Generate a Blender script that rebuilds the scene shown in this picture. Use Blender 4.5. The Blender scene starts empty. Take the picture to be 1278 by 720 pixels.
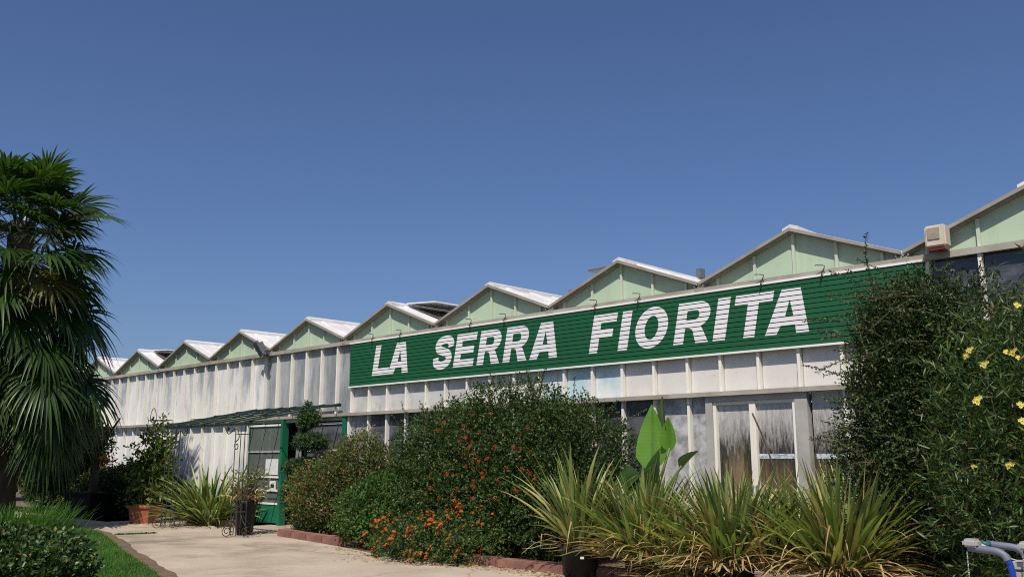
import bpy, bmesh, math, random
import numpy as np
from mathutils import Vector, Matrix
R = math.radians
rng = np.random.default_rng(7)
random.seed(7)
S = bpy.context.scene
COL = S.collection

# ------------------------------------------------------------------ camera
cam_d = bpy.data.cameras.new('camera')
cam_d.sensor_width = 36.0
cam_d.lens = 31.516
cam_d.clip_start = 0.1
cam_d.clip_end = 3000
cam = bpy.data.objects.new('camera', cam_d)
cam.location = (0, 0, 1.614)
cam.rotation_euler = (R(90) + 0.1862, 0, 0)
COL.objects.link(cam)
S.camera = cam

# ------------------------------------------------------------------ sky, sun, exposure
SUN_AZ = (-0.22, -0.975)          # towards the sun, behind the camera and a little to the left
SUN_EL = 55
W = bpy.data.worlds.new('World')
S.world = W
W.use_nodes = True
wn = W.node_tree
wn.nodes.clear()
sky = wn.nodes.new('ShaderNodeTexSky')
sky.sky_type = 'NISHITA'
sky.sun_disc = False
sky.sun_elevation = R(SUN_EL)
sky.sun_rotation = math.atan2(SUN_AZ[0], SUN_AZ[1])
sky.altitude = 0
sky.air_density = 1.0
sky.dust_density = 1.5
sky.ozone_density = 6.5
bg = wn.nodes.new('ShaderNodeBackground')
bg.inputs['Strength'].default_value = 0.083
wo = wn.nodes.new('ShaderNodeOutputWorld')
tint = wn.nodes.new('ShaderNodeMix')
tint.data_type = 'RGBA'
tint.blend_type = 'MULTIPLY'
tint.inputs[0].default_value = 1.0
tint.inputs[7].default_value = (0.94, 0.97, 1.12, 1)
wn.links.new(sky.outputs[0], tint.inputs[6])
wn.links.new(tint.outputs[2], bg.inputs[0])
wn.links.new(bg.outputs[0], wo.inputs[0])

sun_d = bpy.data.lights.new('sun', 'SUN')
sun_d.energy = 5.0
sun_d.angle = R(0.53)
sun_d.color = (1.0, 0.92, 0.81)
sun = bpy.data.objects.new('sun', sun_d)
az = Vector((SUN_AZ[0], SUN_AZ[1], 0)).normalized() * math.cos(R(SUN_EL))
sv = Vector((az.x, az.y, math.sin(R(SUN_EL))))
sun.rotation_euler = sv.to_track_quat('Z', 'Y').to_euler()
sun.location = (-5, -10, 20)
COL.objects.link(sun)

S.view_settings.view_transform = 'Standard'
S.view_settings.look = 'None'
S.view_settings.exposure = 0.0
S.view_settings.gamma = 1.0
S.view_settings.use_curve_mapping = False
S.render.engine = 'CYCLES'
S.cycles.max_bounces = 8
S.cycles.filter_width = 1.1
S.cycles.use_denoising = False
S.cycles.denoising_prefilter = 'ACCURATE'
S.cycles.denoising_input_passes = 'RGB_ALBEDO_NORMAL'
S.cycles.use_adaptive_sampling = False
S.cycles.transparent_max_bounces = 12

# ------------------------------------------------------------------ materials
def nt(name):
    m = bpy.data.materials.new(name)
    m.use_nodes = True
    t = m.node_tree
    t.nodes.clear()
    out = t.nodes.new('ShaderNodeOutputMaterial')
    return m, t, out

def noise(t, scale, detail=4, rough=0.55, stretch=(1, 1, 1), off=(0, 0, 0)):
    tc = t.nodes.new('ShaderNodeTexCoord')
    mp = t.nodes.new('ShaderNodeMapping')
    mp.inputs['Scale'].default_value = stretch
    mp.inputs['Location'].default_value = off
    n = t.nodes.new('ShaderNodeTexNoise')
    n.inputs['Scale'].default_value = scale
    n.inputs['Detail'].default_value = detail
    n.inputs['Roughness'].default_value = rough
    t.links.new(tc.outputs['Object'], mp.inputs[0])
    t.links.new(mp.outputs[0], n.inputs[0])
    return n.outputs[0]

def ramp(t, fac, stops):
    r = t.nodes.new('ShaderNodeValToRGB')
    e = r.color_ramp.elements
    while len(e) < len(stops):
        e.new(0.5)
    for k, (p, c) in enumerate(stops):
        e[k].position = p
        e[k].color = tuple(c) + (1,) if len(c) == 3 else c
    t.links.new(fac, r.inputs[0])
    return r.outputs[0]

def mix(t, fac, a, b, mode='MIX'):
    m = t.nodes.new('ShaderNodeMix')
    m.data_type = 'RGBA'
    m.blend_type = mode
    for sock, v in ((m.inputs[0], fac), (m.inputs[6], a), (m.inputs[7], b)):
        if isinstance(v, (int, float)):
            sock.default_value = v
        elif isinstance(v, tuple):
            sock.default_value = v + (1,)
        else:
            t.links.new(v, sock)
    return m.outputs[2]

def mat(name, c1, c2=None, scale=4, rough=0.6, bump=0.0, metallic=0.0, stretch=(1, 1, 1),
        lo=0.35, hi=0.65, spec=0.4, stains=None):
    m, t, out = nt(name)
    p = t.nodes.new('ShaderNodeBsdfPrincipled')
    p.inputs['Roughness'].default_value = rough
    p.inputs['Metallic'].default_value = metallic
    p.inputs['Specular IOR Level'].default_value = spec
    c2 = c2 or tuple(x * 0.8 for x in c1)
    n = noise(t, scale, stretch=stretch)
    col = ramp(t, n, [(lo, c1), (hi, c2)])
    if stains:                       # (colour, scale, low, high, stretch)
        sc, ss, l, h, st = stains
        f = ramp(t, noise(t, ss, 6, 0.65, st, (7, 3, 1)), [(l, (0, 0, 0)), (h, (1, 1, 1))])
        col = mix(t, f, col, sc)
    t.links.new(col, p.inputs['Base Color'])
    if bump:
        b = t.nodes.new('ShaderNodeBump')
        b.inputs['Strength'].default_value = bump
        b.inputs['Distance'].default_value = 0.02
        t.links.new(noise(t, scale * 6, 6, 0.6, stretch), b.inputs['Height'])
        t.links.new(b.outputs[0], p.inputs['Normal'])
    t.links.new(p.outputs[0], out.inputs[0])
    return m

def leaf_mat(name, cols, rough=0.45, trans=0.25, spec=0.35, clump=1.2, gain=1.4):
    """every leaf is its own mesh island and takes its own shade of the leaf's colour"""
    m, t, out = nt(name)
    g = t.nodes.new('ShaderNodeNewGeometry')
    n = len(cols)
    green = name.endswith('leaf') and 'palm' not in name and cols[0][1] > cols[0][0] * 1.2
    if green:
        cols = [tuple(x * gain for x in c) for c in cols]
    stops = [((0.93 if green else 1.0) * k / max(1, n - 1), c) for k, c in enumerate(cols)]
    if green:                        # a few tired leaves
        stops += [(0.965, (0.16, 0.13, 0.035)), (1.0, (0.17, 0.10, 0.04))]
    col = ramp(t, g.outputs['Random Per Island'], stops)
    f = ramp(t, noise(t, clump, 3), [(0.35, (0.72, 0.78, 0.72)), (0.65, (1.2, 1.15, 1.1))])
    col = mix(t, 1.0, col, f, 'MULTIPLY')
    p = t.nodes.new('ShaderNodeBsdfPrincipled')
    p.inputs['Roughness'].default_value = rough
    p.inputs['Specular IOR Level'].default_value = spec * 0.7
    t.links.new(col, p.inputs['Base Color'])
    tr = t.nodes.new('ShaderNodeBsdfTranslucent')
    t.links.new(mix(t, 1.0, col, (1.3, 1.5, 0.6), 'MULTIPLY'), tr.inputs[0])
    ms = t.nodes.new('ShaderNodeMixShader')
    ms.inputs[0].default_value = trans
    t.links.new(p.outputs[0], ms.inputs[1])
    t.links.new(tr.outputs[0], ms.inputs[2])
    t.links.new(ms.outputs[0], out.inputs[0])
    return m

def pane_mat(name, glass, wash, lo, hi, rough=0.2, stretch=(3, 3, 0.7), scale=1.3, zgrad=None, dark=None):
    """old greenhouse glass with whitewash and dirt on it: wash noise over a grey glass body"""
    m, t, out = nt(name)
    p = t.nodes.new('ShaderNodeBsdfPrincipled')
    oi = t.nodes.new('ShaderNodeObjectInfo')
    f = noise(t, scale, 7, 0.62, stretch)
    ad = t.nodes.new('ShaderNodeMath')
    ad.operation = 'MULTIPLY_ADD'
    t.links.new(oi.outputs['Random'], ad.inputs[0])
    ad.inputs[1].default_value = 0.16
    t.links.new(f, ad.inputs[2])
    f = ad.outputs[0]
    if zgrad:                        # wash varies with height: denser low on upper panes, high on lower ones
        tc = t.nodes.new('ShaderNodeTexCoord')
        sx = t.nodes.new('ShaderNodeSeparateXYZ')
        t.links.new(tc.outputs['Object'], sx.inputs[0])
        mr = t.nodes.new('ShaderNodeMapRange')
        t.links.new(sx.outputs[2], mr.inputs[0])
        for k, v in enumerate(zgrad):
            mr.inputs[k + 1].default_value = v
        a2 = t.nodes.new('ShaderNodeMath')
        t.links.new(f, a2.inputs[0])
        t.links.new(mr.outputs[0], a2.inputs[1])
        f = a2.outputs[0]
    fac = ramp(t, f, [(lo, (0, 0, 0)), (hi, (1, 1, 1))])
    fine = noise(t, 9, 6, 0.7, (2.5, 2.5, 0.35))
    gl = mix(t, ramp(t, fine, [(0.35, (0, 0, 0)), (0.7, (1, 1, 1))]), glass, tuple(x * 1.5 for x in glass))
    col = mix(t, fac, gl, wash)
    if dark:
        d = ramp(t, noise(t, 2.3, 8, 0.75, (2, 2, 0.8), (3, 9, 4)), [(0.62, (0, 0, 0)), (0.74, (1, 1, 1))])
        col = mix(t, d, col, dark)
    t.links.new(col, p.inputs['Base Color'])
    rr = ramp(t, fac, [(0, (rough,) * 3), (1, (0.6,) * 3)])
    t.links.new(rr, p.inputs['Roughness'])
    p.inputs['Specular IOR Level'].default_value = 0.5
    t.links.new(p.outputs[0], out.inputs[0])
    return m

def clear_mat(name, tint, dirt_light_col, dirt_light_lo, dirt_light_hi, zgrad, floor=0.025, top=0.9):
    """see-through glass, dirt streaks running down it, denser towards the top; a high floor paints inside light on the pane"""
    m, t, out = nt(name)
    tb = t.nodes.new('ShaderNodeBsdfTransparent')
    tb.inputs[0].default_value = tint + (1,)
    gb = t.nodes.new('ShaderNodeBsdfGlossy')
    gb.inputs['Roughness'].default_value = 0.04
    lw_ = t.nodes.new('ShaderNodeLayerWeight')
    lw_.inputs[0].default_value = 0.5
    pw = t.nodes.new('ShaderNodeMath')
    pw.operation = 'POWER'
    t.links.new(lw_.outputs['Facing'], pw.inputs[0])
    pw.inputs[1].default_value = 4.0
    fr = t.nodes.new('ShaderNodeMath')
    fr.operation = 'MULTIPLY_ADD'
    t.links.new(pw.outputs[0], fr.inputs[0])
    fr.inputs[1].default_value = 0.8
    fr.inputs[2].default_value = 0.04
    m1 = t.nodes.new('ShaderNodeMixShader')
    t.links.new(fr.outputs[0], m1.inputs[0])
    t.links.new(tb.outputs[0], m1.inputs[1])
    t.links.new(gb.outputs[0], m1.inputs[2])
    db = t.nodes.new('ShaderNodeBsdfDiffuse')
    db.inputs[0].default_value = dirt_light_col + (1,)
    tc = t.nodes.new('ShaderNodeTexCoord')
    sx = t.nodes.new('ShaderNodeSeparateXYZ')
    t.links.new(tc.outputs['Object'], sx.inputs[0])
    mr = t.nodes.new('ShaderNodeMapRange')
    t.links.new(sx.outputs[2], mr.inputs[0])
    for k, v in enumerate(zgrad):
        mr.inputs[k + 1].default_value = v
    a = t.nodes.new('ShaderNodeMath')
    t.links.new(noise(t, 6, 10, 0.78, (4.5, 4.5, 0.8)), a.inputs[0])
    t.links.new(mr.outputs[0], a.inputs[1])
    f = ramp(t, a.outputs[0], [(dirt_light_lo, (floor,) * 3), (dirt_light_hi, (top,) * 3)])
    m2 = t.nodes.new('ShaderNodeMixShader')
    t.links.new(f, m2.inputs[0])
    t.links.new(m1.outputs[0], m2.inputs[1])
    t.links.new(db.outputs[0], m2.inputs[2])
    t.links.new(m2.outputs[0], out.inputs[0])
    return m

M = {}
M['ground'] = mat('dry_soil', (0.16, 0.115, 0.075), (0.09, 0.065, 0.045), 3, 0.95, 0.6)
M['path'] = mat('concrete', (0.44, 0.375, 0.29), (0.36, 0.30, 0.225), 0.9, 0.9, 0.25,
                stains=((0.19, 0.155, 0.11), 0.55, 0.5, 0.72, (1, 1, 1)))
t = M['path'].node_tree
pb = [n for n in t.nodes if n.type == 'BSDF_PRINCIPLED'][0]
src = pb.inputs['Base Color'].links[0].from_socket
tc = t.nodes.new('ShaderNodeTexCoord')
vo = t.nodes.new('ShaderNodeTexVoronoi')
vo.feature = 'DISTANCE_TO_EDGE'
vo.inputs['Scale'].default_value = 0.21
wob = t.nodes.new('ShaderNodeTexNoise')
wob.inputs['Scale'].default_value = 1.6
wob.inputs['Detail'].default_value = 5
t.links.new(tc.outputs['Object'], wob.inputs[0])
va = t.nodes.new('ShaderNodeVectorMath')
va.operation = 'MULTIPLY_ADD'
t.links.new(wob.outputs[1], va.inputs[0])
va.inputs[1].default_value = (0.7, 0.7, 0)
t.links.new(tc.outputs['Object'], va.inputs[2])
t.links.new(va.outputs[0], vo.inputs['Vector'])
ck = ramp(t, vo.outputs['Distance'], [(0.0, (0.66, 0.63, 0.58)), (0.006, (1, 1, 1))])
grit = ramp(t, noise(t, 60, 3, 0.7), [(0.36, (0.62, 0.58, 0.52)), (0.46, (1, 1, 1))])
c_ = mix(t, 1.0, src, ck, 'MULTIPLY')
t.links.new(mix(t, 0.8, c_, grit, 'MULTIPLY'), pb.inputs['Base Color'])
M['dirt_edge'] = mat('brown_dirt', (0.17, 0.115, 0.065), (0.10, 0.07, 0.045), 5, 0.95, 0.6)
M['lawn'] = mat('lawn_soil', (0.035, 0.075, 0.018), (0.025, 0.05, 0.015), 3, 0.95, 0.3)
M['white'] = mat('white_paint', (0.80, 0.77, 0.69), (0.74, 0.71, 0.63), 2.5, 0.5, 0.05,
                 stains=((0.42, 0.38, 0.31), 3, 0.66, 0.88, (2, 2, 0.6)))
M['whitebright'] = mat('white_trim', (0.8, 0.79, 0.76), (0.72, 0.71, 0.68), 2, 0.45)
M['lettering'] = mat('white_letter_paint', (0.80, 0.79, 0.80), (0.70, 0.69, 0.70), 1.0, 0.5, stretch=(0.6, 1, 13), lo=0.3, hi=0.7, stains=((0.5, 0.52, 0.5), 4, 0.64, 0.8, (5, 5, 0.6)))
M['mint'] = mat('mint_panel', (0.44, 0.56, 0.41), (0.40, 0.515, 0.37), 1.2, 0.55,
                stains=((0.37, 0.42, 0.31), 1.5, 0.55, 0.85, (4, 4, 0.5)))
M['mintbar'] = mat('mint_bar', (0.52, 0.58, 0.47), (0.47, 0.53, 0.42), 3, 0.5)
M['rake'] = mat('weathered_aluminium', (0.36, 0.33, 0.28), (0.28, 0.255, 0.21), 4, 0.5, 0.05, 0.1)
M['gutter'] = mat('weathered_gutter', (0.42, 0.39, 0.33), (0.30, 0.275, 0.22), 2.5, 0.6, 0.08, 0.1,
                  stains=((0.2, 0.17, 0.13), 4, 0.6, 0.8, (1, 1, 1)))
M['roof'] = mat('whitewashed_roof_glass', (0.72, 0.71, 0.70), (0.6, 0.59, 0.57), 1.5, 0.35,
                stains=((0.42, 0.41, 0.39), 1.2, 0.55, 0.8, (1, 1, 1)))
M['ventdark'] = mat('vent_dark_sheet', (0.10, 0.09, 0.075), (0.06, 0.055, 0.045), 3, 0.9)
M['flap'] = mat('vent_flap', (0.16, 0.16, 0.16), (0.10, 0.10, 0.10), 2, 0.4)
M['signgreen'] = mat('sign_green', (0.012, 0.105, 0.042), (0.010, 0.085, 0.033), 1.0, 0.5, 0.03, stretch=(0.5, 1, 13), lo=0.3, hi=0.7,
                     stains=((0.09, 0.20, 0.14), 3.0, 0.66, 0.82, (6, 6, 0.7)))
M['signback'] = mat('sign_groove', (0.006, 0.035, 0.018), None, 2, 0.8)
M['doorgreen'] = mat('door_green', (0.012, 0.15, 0.08), (0.010, 0.115, 0.06), 3, 0.45, 0.04,
                     stains=((0.02, 0.09, 0.06), 5, 0.62, 0.8, (2, 2, 1)))
M['darkgreen'] = mat('dark_green_steel', (0.012, 0.035, 0.026), (0.018, 0.032, 0.025), 4, 0.45)
M['lintel'] = mat('pale_green_lintel', (0.30, 0.46, 0.33), (0.25, 0.38, 0.27), 3, 0.5)
M['greyframe'] = mat('grey_door_frame', (0.42, 0.41, 0.38), (0.33, 0.32, 0.30), 3, 0.5, 0.05)
M['wash'] = pane_mat('whitewashed_glass', (0.26, 0.285, 0.31), (0.72, 0.72, 0.71), 0.44, 0.70, zgrad=(2.6, 4.2, 0.18, -0.06), dark=(0.16, 0.17, 0.16))
M['washlow'] = pane_mat('whitewashed_low_glass', (0.36, 0.385, 0.41), (0.76, 0.76, 0.75), 0.36, 0.62, zgrad=(0.2, 2.6, -0.2, 0.14), dark=(0.2, 0.21, 0.2))
M['greyglass'] = pane_mat('dirty_grey_glass', (0.19, 0.21, 0.225), (0.50, 0.50, 0.49), 0.48, 0.88, 0.15, zgrad=(2.6, 4.2, 0.03, -0.03), dark=(0.09, 0.10, 0.09))
M['paint'] = mat('painted_panel', (0.68, 0.66, 0.62), (0.60, 0.58, 0.55), 1.5, 0.6, 0.04,
                 stains=((0.22, 0.23, 0.23), 5, 0.66, 0.78, (1, 1, 1.3)))
M['paintgrey'] = mat('stained_panel', (0.56, 0.56, 0.54), (0.42, 0.43, 0.42), 2.5, 0.55, 0.04,
                     stains=((0.28, 0.30, 0.28), 4, 0.56, 0.75, (1.5, 1.5, 0.7)))
M['paintblue'] = mat('bluish_panel', (0.44, 0.60, 0.64), (0.66, 0.70, 0.70), 2.0, 0.5, 0.04, lo=0.45, hi=0.6,
                     stains=((0.08, 0.10, 0.12), 6, 0.68, 0.76, (1, 1, 1)))
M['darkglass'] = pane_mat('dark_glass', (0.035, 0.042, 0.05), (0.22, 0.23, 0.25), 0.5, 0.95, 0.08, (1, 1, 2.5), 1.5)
M['film'] = pane_mat('crumpled_film', (0.15, 0.155, 0.16), (0.52, 0.52, 0.52), 0.40, 0.72, 0.15, (2.5, 2.5, 2.5), 2.2)
M['clear'] = clear_mat('streaky_clear_glass', (0.93, 0.93, 0.92), (0.58, 0.57, 0.56), 0.50, 0.86, (1.3, 2.45, -0.22, 0.34))
M['doorglass'] = clear_mat('door_glass', (0.72, 0.78, 0.76), (0.22, 0.25, 0.235), 0.45, 0.9, (0, 2.5, 0, 0.04), 0.34, 0.6)  # even grey-green veil painted on the pane as light from the interior
M['curtain'] = mat('brown_curtain', (0.33, 0.20, 0.115), (0.20, 0.115, 0.065), 3, 0.9, 0.1, stretch=(6, 6, 0.4))
M['board'] = mat('tan_board', (0.36, 0.27, 0.14), (0.29, 0.21, 0.11), 3, 0.8)
M['tape'] = mat('pale_blue_tape', (0.55, 0.62, 0.68), (0.25, 0.34, 0.42), 14, 0.5, stretch=(1, 1, 3), lo=0.48, hi=0.56)
M['greycurtain'] = mat('grey_curtain', (0.26, 0.26, 0.28), (0.18, 0.18, 0.19), 4, 0.9, stretch=(5, 5, 0.5))
M['inside'] = mat('dim_interior', (0.16, 0.16, 0.15), (0.10, 0.10, 0.095), 1, 0.9)
M['iron'] = mat('wrought_iron', (0.045, 0.045, 0.043), (0.075, 0.07, 0.065), 8, 0.5, 0.05, 0.4)
M['black_plastic'] = mat('black_plastic', (0.014, 0.0145, 0.016), (0.022, 0.022, 0.024), 5, 0.55, 0.05, spec=0.25)
M['terracotta'] = mat('terracotta', (0.36, 0.105, 0.055), (0.28, 0.08, 0.045), 5, 0.75, 0.1)
M['brick'] = mat('red_kerb', (0.27, 0.125, 0.095), (0.18, 0.085, 0.065), 5, 0.85, 0.3)
M['stone'] = mat('tan_stone', (0.33, 0.22, 0.12), (0.22, 0.145, 0.085), 4, 0.9, 0.4)
M['bark'] = mat('bark', (0.10, 0.075, 0.05), (0.055, 0.042, 0.03), 10, 0.95, 0.6, stretch=(1, 1, 0.3))
M['twig'] = mat('twig', (0.11, 0.085, 0.055), (0.075, 0.06, 0.045), 10, 0.9)
M['soil'] = mat('potting_soil', (0.05, 0.035, 0.022), None, 20, 1.0, 0.5)
M['lampbox'] = mat('grey_lamp_housing', (0.16, 0.17, 0.18), (0.12, 0.125, 0.13), 4, 0.45, metallic=0.3)
M['lampglass'] = mat('lamp_glass', (0.22, 0.25, 0.28), (0.14, 0.16, 0.18), 2, 0.08, spec=0.8)
M['cream'] = mat('cream_plastic', (0.62, 0.55, 0.45), (0.54, 0.47, 0.38), 4, 0.5)
M['creamdark'] = mat('grey_grille', (0.34, 0.29, 0.22), (0.26, 0.22, 0.17), 12, 0.6)
M['red'] = mat('red_lens', (0.20, 0.02, 0.015), None, 3, 0.3)
M['blue'] = mat('blue_paint', (0.012, 0.045, 0.36), (0.010, 0.035, 0.28), 4, 0.35)
M['greygrip'] = mat('grey_grip', (0.15, 0.165, 0.23), (0.12, 0.13, 0.18), 6, 0.55)
M['lightgrey'] = mat('pale_grey_plastic', (0.40, 0.40, 0.38), (0.32, 0.32, 0.30), 6, 0.5)
M['steel'] = mat('zinc_steel', (0.55, 0.55, 0.54), (0.42, 0.42, 0.41), 6, 0.3, metallic=0.8)
M['teal'] = mat('teal_plastic', (0.02, 0.16, 0.18), None, 6, 0.4)
M['paper'] = mat('white_notice', (0.72, 0.72, 0.70), (0.55, 0.56, 0.56), 20, 0.6)
M['black'] = mat('black_panel', (0.010, 0.010, 0.011), None, 3, 0.7, spec=0.15)

M['palm'] = leaf_mat('palm_leaf', [(0.017, 0.043, 0.010), (0.032, 0.07, 0.014), (0.06, 0.108, 0.02)], 0.38, 0.35, 0.6)
M['palmyellow'] = leaf_mat('yellowed_palm_leaf', [(0.10, 0.13, 0.025), (0.22, 0.17, 0.06), (0.07, 0.11, 0.02)], 0.5, 0.3)
M['palmdead'] = leaf_mat('dead_palm_leaf', [(0.07, 0.055, 0.03), (0.12, 0.085, 0.045), (0.045, 0.035, 0.022)], 0.8, 0.15, 0.2)
M['pyra'] = leaf_mat('pyracantha_leaf', [(0.017, 0.038, 0.010), (0.027, 0.055, 0.014), (0.048, 0.08, 0.022)], 0.42, 0.2, 0.4)
M['shrubdark'] = leaf_mat('dark_shrub_leaf', [(0.016, 0.034, 0.011), (0.025, 0.048, 0.014), (0.042, 0.068, 0.022)], 0.42, 0.18, 0.4)
M['olea'] = leaf_mat('oleander_leaf', [(0.02, 0.042, 0.012), (0.034, 0.064, 0.018), (0.06, 0.098, 0.028)], 0.4, 0.25, 0.45)
M['redshrub'] = leaf_mat('bronze_shrub_leaf', [(0.045, 0.07, 0.02), (0.075, 0.10, 0.028), (0.05, 0.08, 0.022), (0.10, 0.085, 0.035)], 0.5, 0.25)
M['pinktip'] = leaf_mat('pink_tip_leaf', [(0.36, 0.13, 0.07), (0.44, 0.20, 0.12), (0.28, 0.11, 0.05)], 0.5, 0.25)
M['bright'] = leaf_mat('fresh_green_leaf', [(0.028, 0.065, 0.016), (0.045, 0.095, 0.022), (0.065, 0.125, 0.03)], 0.45, 0.25)
M['lantana'] = leaf_mat('lantana_leaf', [(0.022, 0.048, 0.014), (0.035, 0.07, 0.02), (0.055, 0.095, 0.028)], 0.55, 0.25)
M['juniper'] = leaf_mat('juniper_leaf', [(0.022, 0.05, 0.018), (0.035, 0.075, 0.026), (0.06, 0.11, 0.036)], 0.6, 0.15)
M['greygreen'] = leaf_mat('grey_green_leaf', [(0.03, 0.052, 0.022), (0.045, 0.07, 0.03), (0.065, 0.095, 0.042)], 0.6, 0.2)
M['box'] = leaf_mat('glossy_round_leaf', [(0.018, 0.042, 0.012), (0.03, 0.062, 0.017), (0.05, 0.088, 0.024)], 0.38, 0.2, 0.5)
M['vine'] = leaf_mat('vine_leaf', [(0.03, 0.06, 0.014), (0.06, 0.10, 0.02), (0.13, 0.16, 0.03), (0.035, 0.07, 0.015)], 0.45, 0.3)
M['flax'] = leaf_mat('flax_leaf', [(0.045, 0.085, 0.024), (0.12, 0.17, 0.048), (0.065, 0.11, 0.032), (0.25, 0.28, 0.10), (0.14, 0.19, 0.052)], 0.38, 0.3, 0.45, 3)
M['flaxyellow'] = leaf_mat('variegated_flax_leaf', [(0.15, 0.18, 0.055), (0.34, 0.31, 0.13), (0.10, 0.14, 0.04), (0.42, 0.37, 0.19)], 0.38, 0.3, 0.45, 3)
M['flaxdry'] = leaf_mat('dry_flax_leaf', [(0.36, 0.25, 0.12), (0.50, 0.39, 0.22), (0.26, 0.16, 0.07), (0.43, 0.31, 0.16)], 0.7, 0.2, 0.25, 3)
M['banana'] = leaf_mat('banana_leaf', [(0.085, 0.19, 0.03), (0.10, 0.22, 0.035)], 0.35, 0.35, 0.45)
M['bananadark'] = leaf_mat('dark_banana_leaf', [(0.02, 0.045, 0.012), (0.03, 0.055, 0.014)], 0.4, 0.3, 0.45)  # darker green for the other leaves of the same plant
for k in ('banana', 'bananadark'):
    t = M[k].node_tree
    pb = [n for n in t.nodes if n.type == 'BSDF_PRINCIPLED'][0]
    src = pb.inputs['Base Color'].links[0].from_socket
    tc = t.nodes.new('ShaderNodeTexCoord')
    wv = t.nodes.new('ShaderNodeTexWave')
    wv.bands_direction = 'Z'
    wv.inputs['Scale'].default_value = 16
    wv.inputs['Distortion'].default_value = 1.5
    wv.inputs['Detail'].default_value = 3
    t.links.new(tc.outputs['Object'], wv.inputs[0])
    f = ramp(t, wv.outputs[1], [(0.0, (0.86, 0.88, 0.84)), (0.6, (1.05, 1.05, 1.0))])
    t.links.new(mix(t, 1.0, src, f, 'MULTIPLY'), pb.inputs['Base Color'])
M['bananastem'] = mat('banana_stem', (0.10, 0.16, 0.04), (0.07, 0.10, 0.03), 6, 0.5)
M['grass'] = leaf_mat('grass_blade', [(0.05, 0.135, 0.018), (0.08, 0.19, 0.026), (0.11, 0.23, 0.034)], 0.5, 0.35, 0.3, 0.8)
M['tallgrass'] = leaf_mat('tall_grass_blade', [(0.045, 0.12, 0.018), (0.075, 0.165, 0.026), (0.06, 0.14, 0.022)], 0.5, 0.35, 0.3)
M['orange'] = leaf_mat('orange_berry', [(0.36, 0.05, 0.012), (0.42, 0.075, 0.018), (0.28, 0.035, 0.012)], 0.35, 0.05)
M['orangeflower'] = leaf_mat('orange_flower', [(0.62, 0.15, 0.012), (0.56, 0.06, 0.012), (0.66, 0.24, 0.02)], 0.55, 0.25)
M['yellow'] = leaf_mat('yellow_flower', [(0.78, 0.66, 0.10), (0.80, 0.72, 0.22), (0.74, 0.58, 0.05)], 0.55, 0.3)
M['dryorange'] = leaf_mat('dry_orange_leaf', [(0.50, 0.17, 0.07), (0.42, 0.13, 0.055)], 0.6, 0.3)
M['bgtree'] = leaf_mat('far_tree_leaf', [(0.02, 0.038, 0.012), (0.03, 0.055, 0.017), (0.04, 0.07, 0.02)], 0.55, 0.2)

# ------------------------------------------------------------------ object helpers
def thing(name, label, cat, loc=(0, 0, 0), rz=0.0, group=None):
    o = bpy.data.objects.new(name, None)
    o.empty_display_size = 0.2
    o.location = loc
    o.rotation_euler = (0, 0, rz)
    o['label'] = label
    o['category'] = cat
    if group:
        o['group'] = group
    COL.objects.link(o)
    return o

def link(name, me, mats, parent=None, label=None):
    for m in (mats if isinstance(mats, (list, tuple)) else [mats]):
        me.materials.append(m)
    o = bpy.data.objects.new(name, me)
    COL.objects.link(o)
    if parent:
        o.parent = parent
    if label:
        o['label'] = label
    return o

def bmobj(name, bm, mats, parent=None, smooth=False, label=None):
    bmesh.ops.recalc_face_normals(bm, faces=bm.faces)
    me = bpy.data.meshes.new(name)
    bm.to_mesh(me)
    bm.free()
    if smooth:
        me.shade_smooth()
    return link(name, me, mats, parent, label)

def rawobj(name, V, Fc, mats, parent=None, mi=None, smooth=False):
    """fast mesh from numpy: all faces the same number of corners"""
    V = np.asarray(V, dtype=np.float32)
    Fc = np.asarray(Fc, dtype=np.int32)
    me = bpy.data.meshes.new(name)
    me.vertices.add(len(V))
    me.vertices.foreach_set('co', V.ravel())
    k = Fc.shape[1]
    me.loops.add(Fc.size)
    me.loops.foreach_set('vertex_index', Fc.ravel())
    me.polygons.add(len(Fc))
    me.polygons.foreach_set('loop_start', np.arange(0, Fc.size, k, dtype=np.int32))
    me.polygons.foreach_set('loop_total', np.full(len(Fc), k, dtype=np.int32))
    if mi is not None:
        me.polygons.foreach_set('material_index', np.asarray(mi, dtype=np.int32))
    if smooth:
        me.polygons.foreach_set('use_smooth', np.ones(len(Fc), dtype=bool))
    me.update(calc_edges=True)
    return link(name, me, mats, parent)

def box(bm, x0, x1, y0, y1, z0, z1, mtx=None):
    vs = [bm.verts.new((x, y, z)) for z in (z0, z1) for x, y in ((x0, y0), (x1, y0), (x1, y1), (x0, y1))]
    for f in ((0, 3, 2, 1), (4, 5, 6, 7), (0, 1, 5, 4), (1, 2, 6, 5), (2, 3, 7, 6), (3, 0, 4, 7)):
        bm.faces.new([vs[i] for i in f])
    if mtx is not None:
        bmesh.ops.transform(bm, matrix=mtx, verts=vs)
    return vs

def boxobj(name, ext, m, parent, bevel=0.0, label=None):
    bm = bmesh.new()
    box(bm, *ext)
    if bevel:
        bmesh.ops.bevel(bm, geom=bm.edges[:], offset=bevel, segments=2, affect='EDGES', profile=0.6)
    return bmobj(name, bm, m, parent, label=label)

def prism(bm, pts, y0, y1):
    """outline in x,z pushed from y0 to y1"""
    a = [bm.verts.new((x, y0, z)) for x, z in pts]
    b = [bm.verts.new((x, y1, z)) for x, z in pts]
    bm.faces.new(a)
    bm.faces.new(b[::-1])
    n = len(pts)
    for i in range(n):
        bm.faces.new((a[i], b[i], b[(i + 1) % n], a[(i + 1) % n]))

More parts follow.
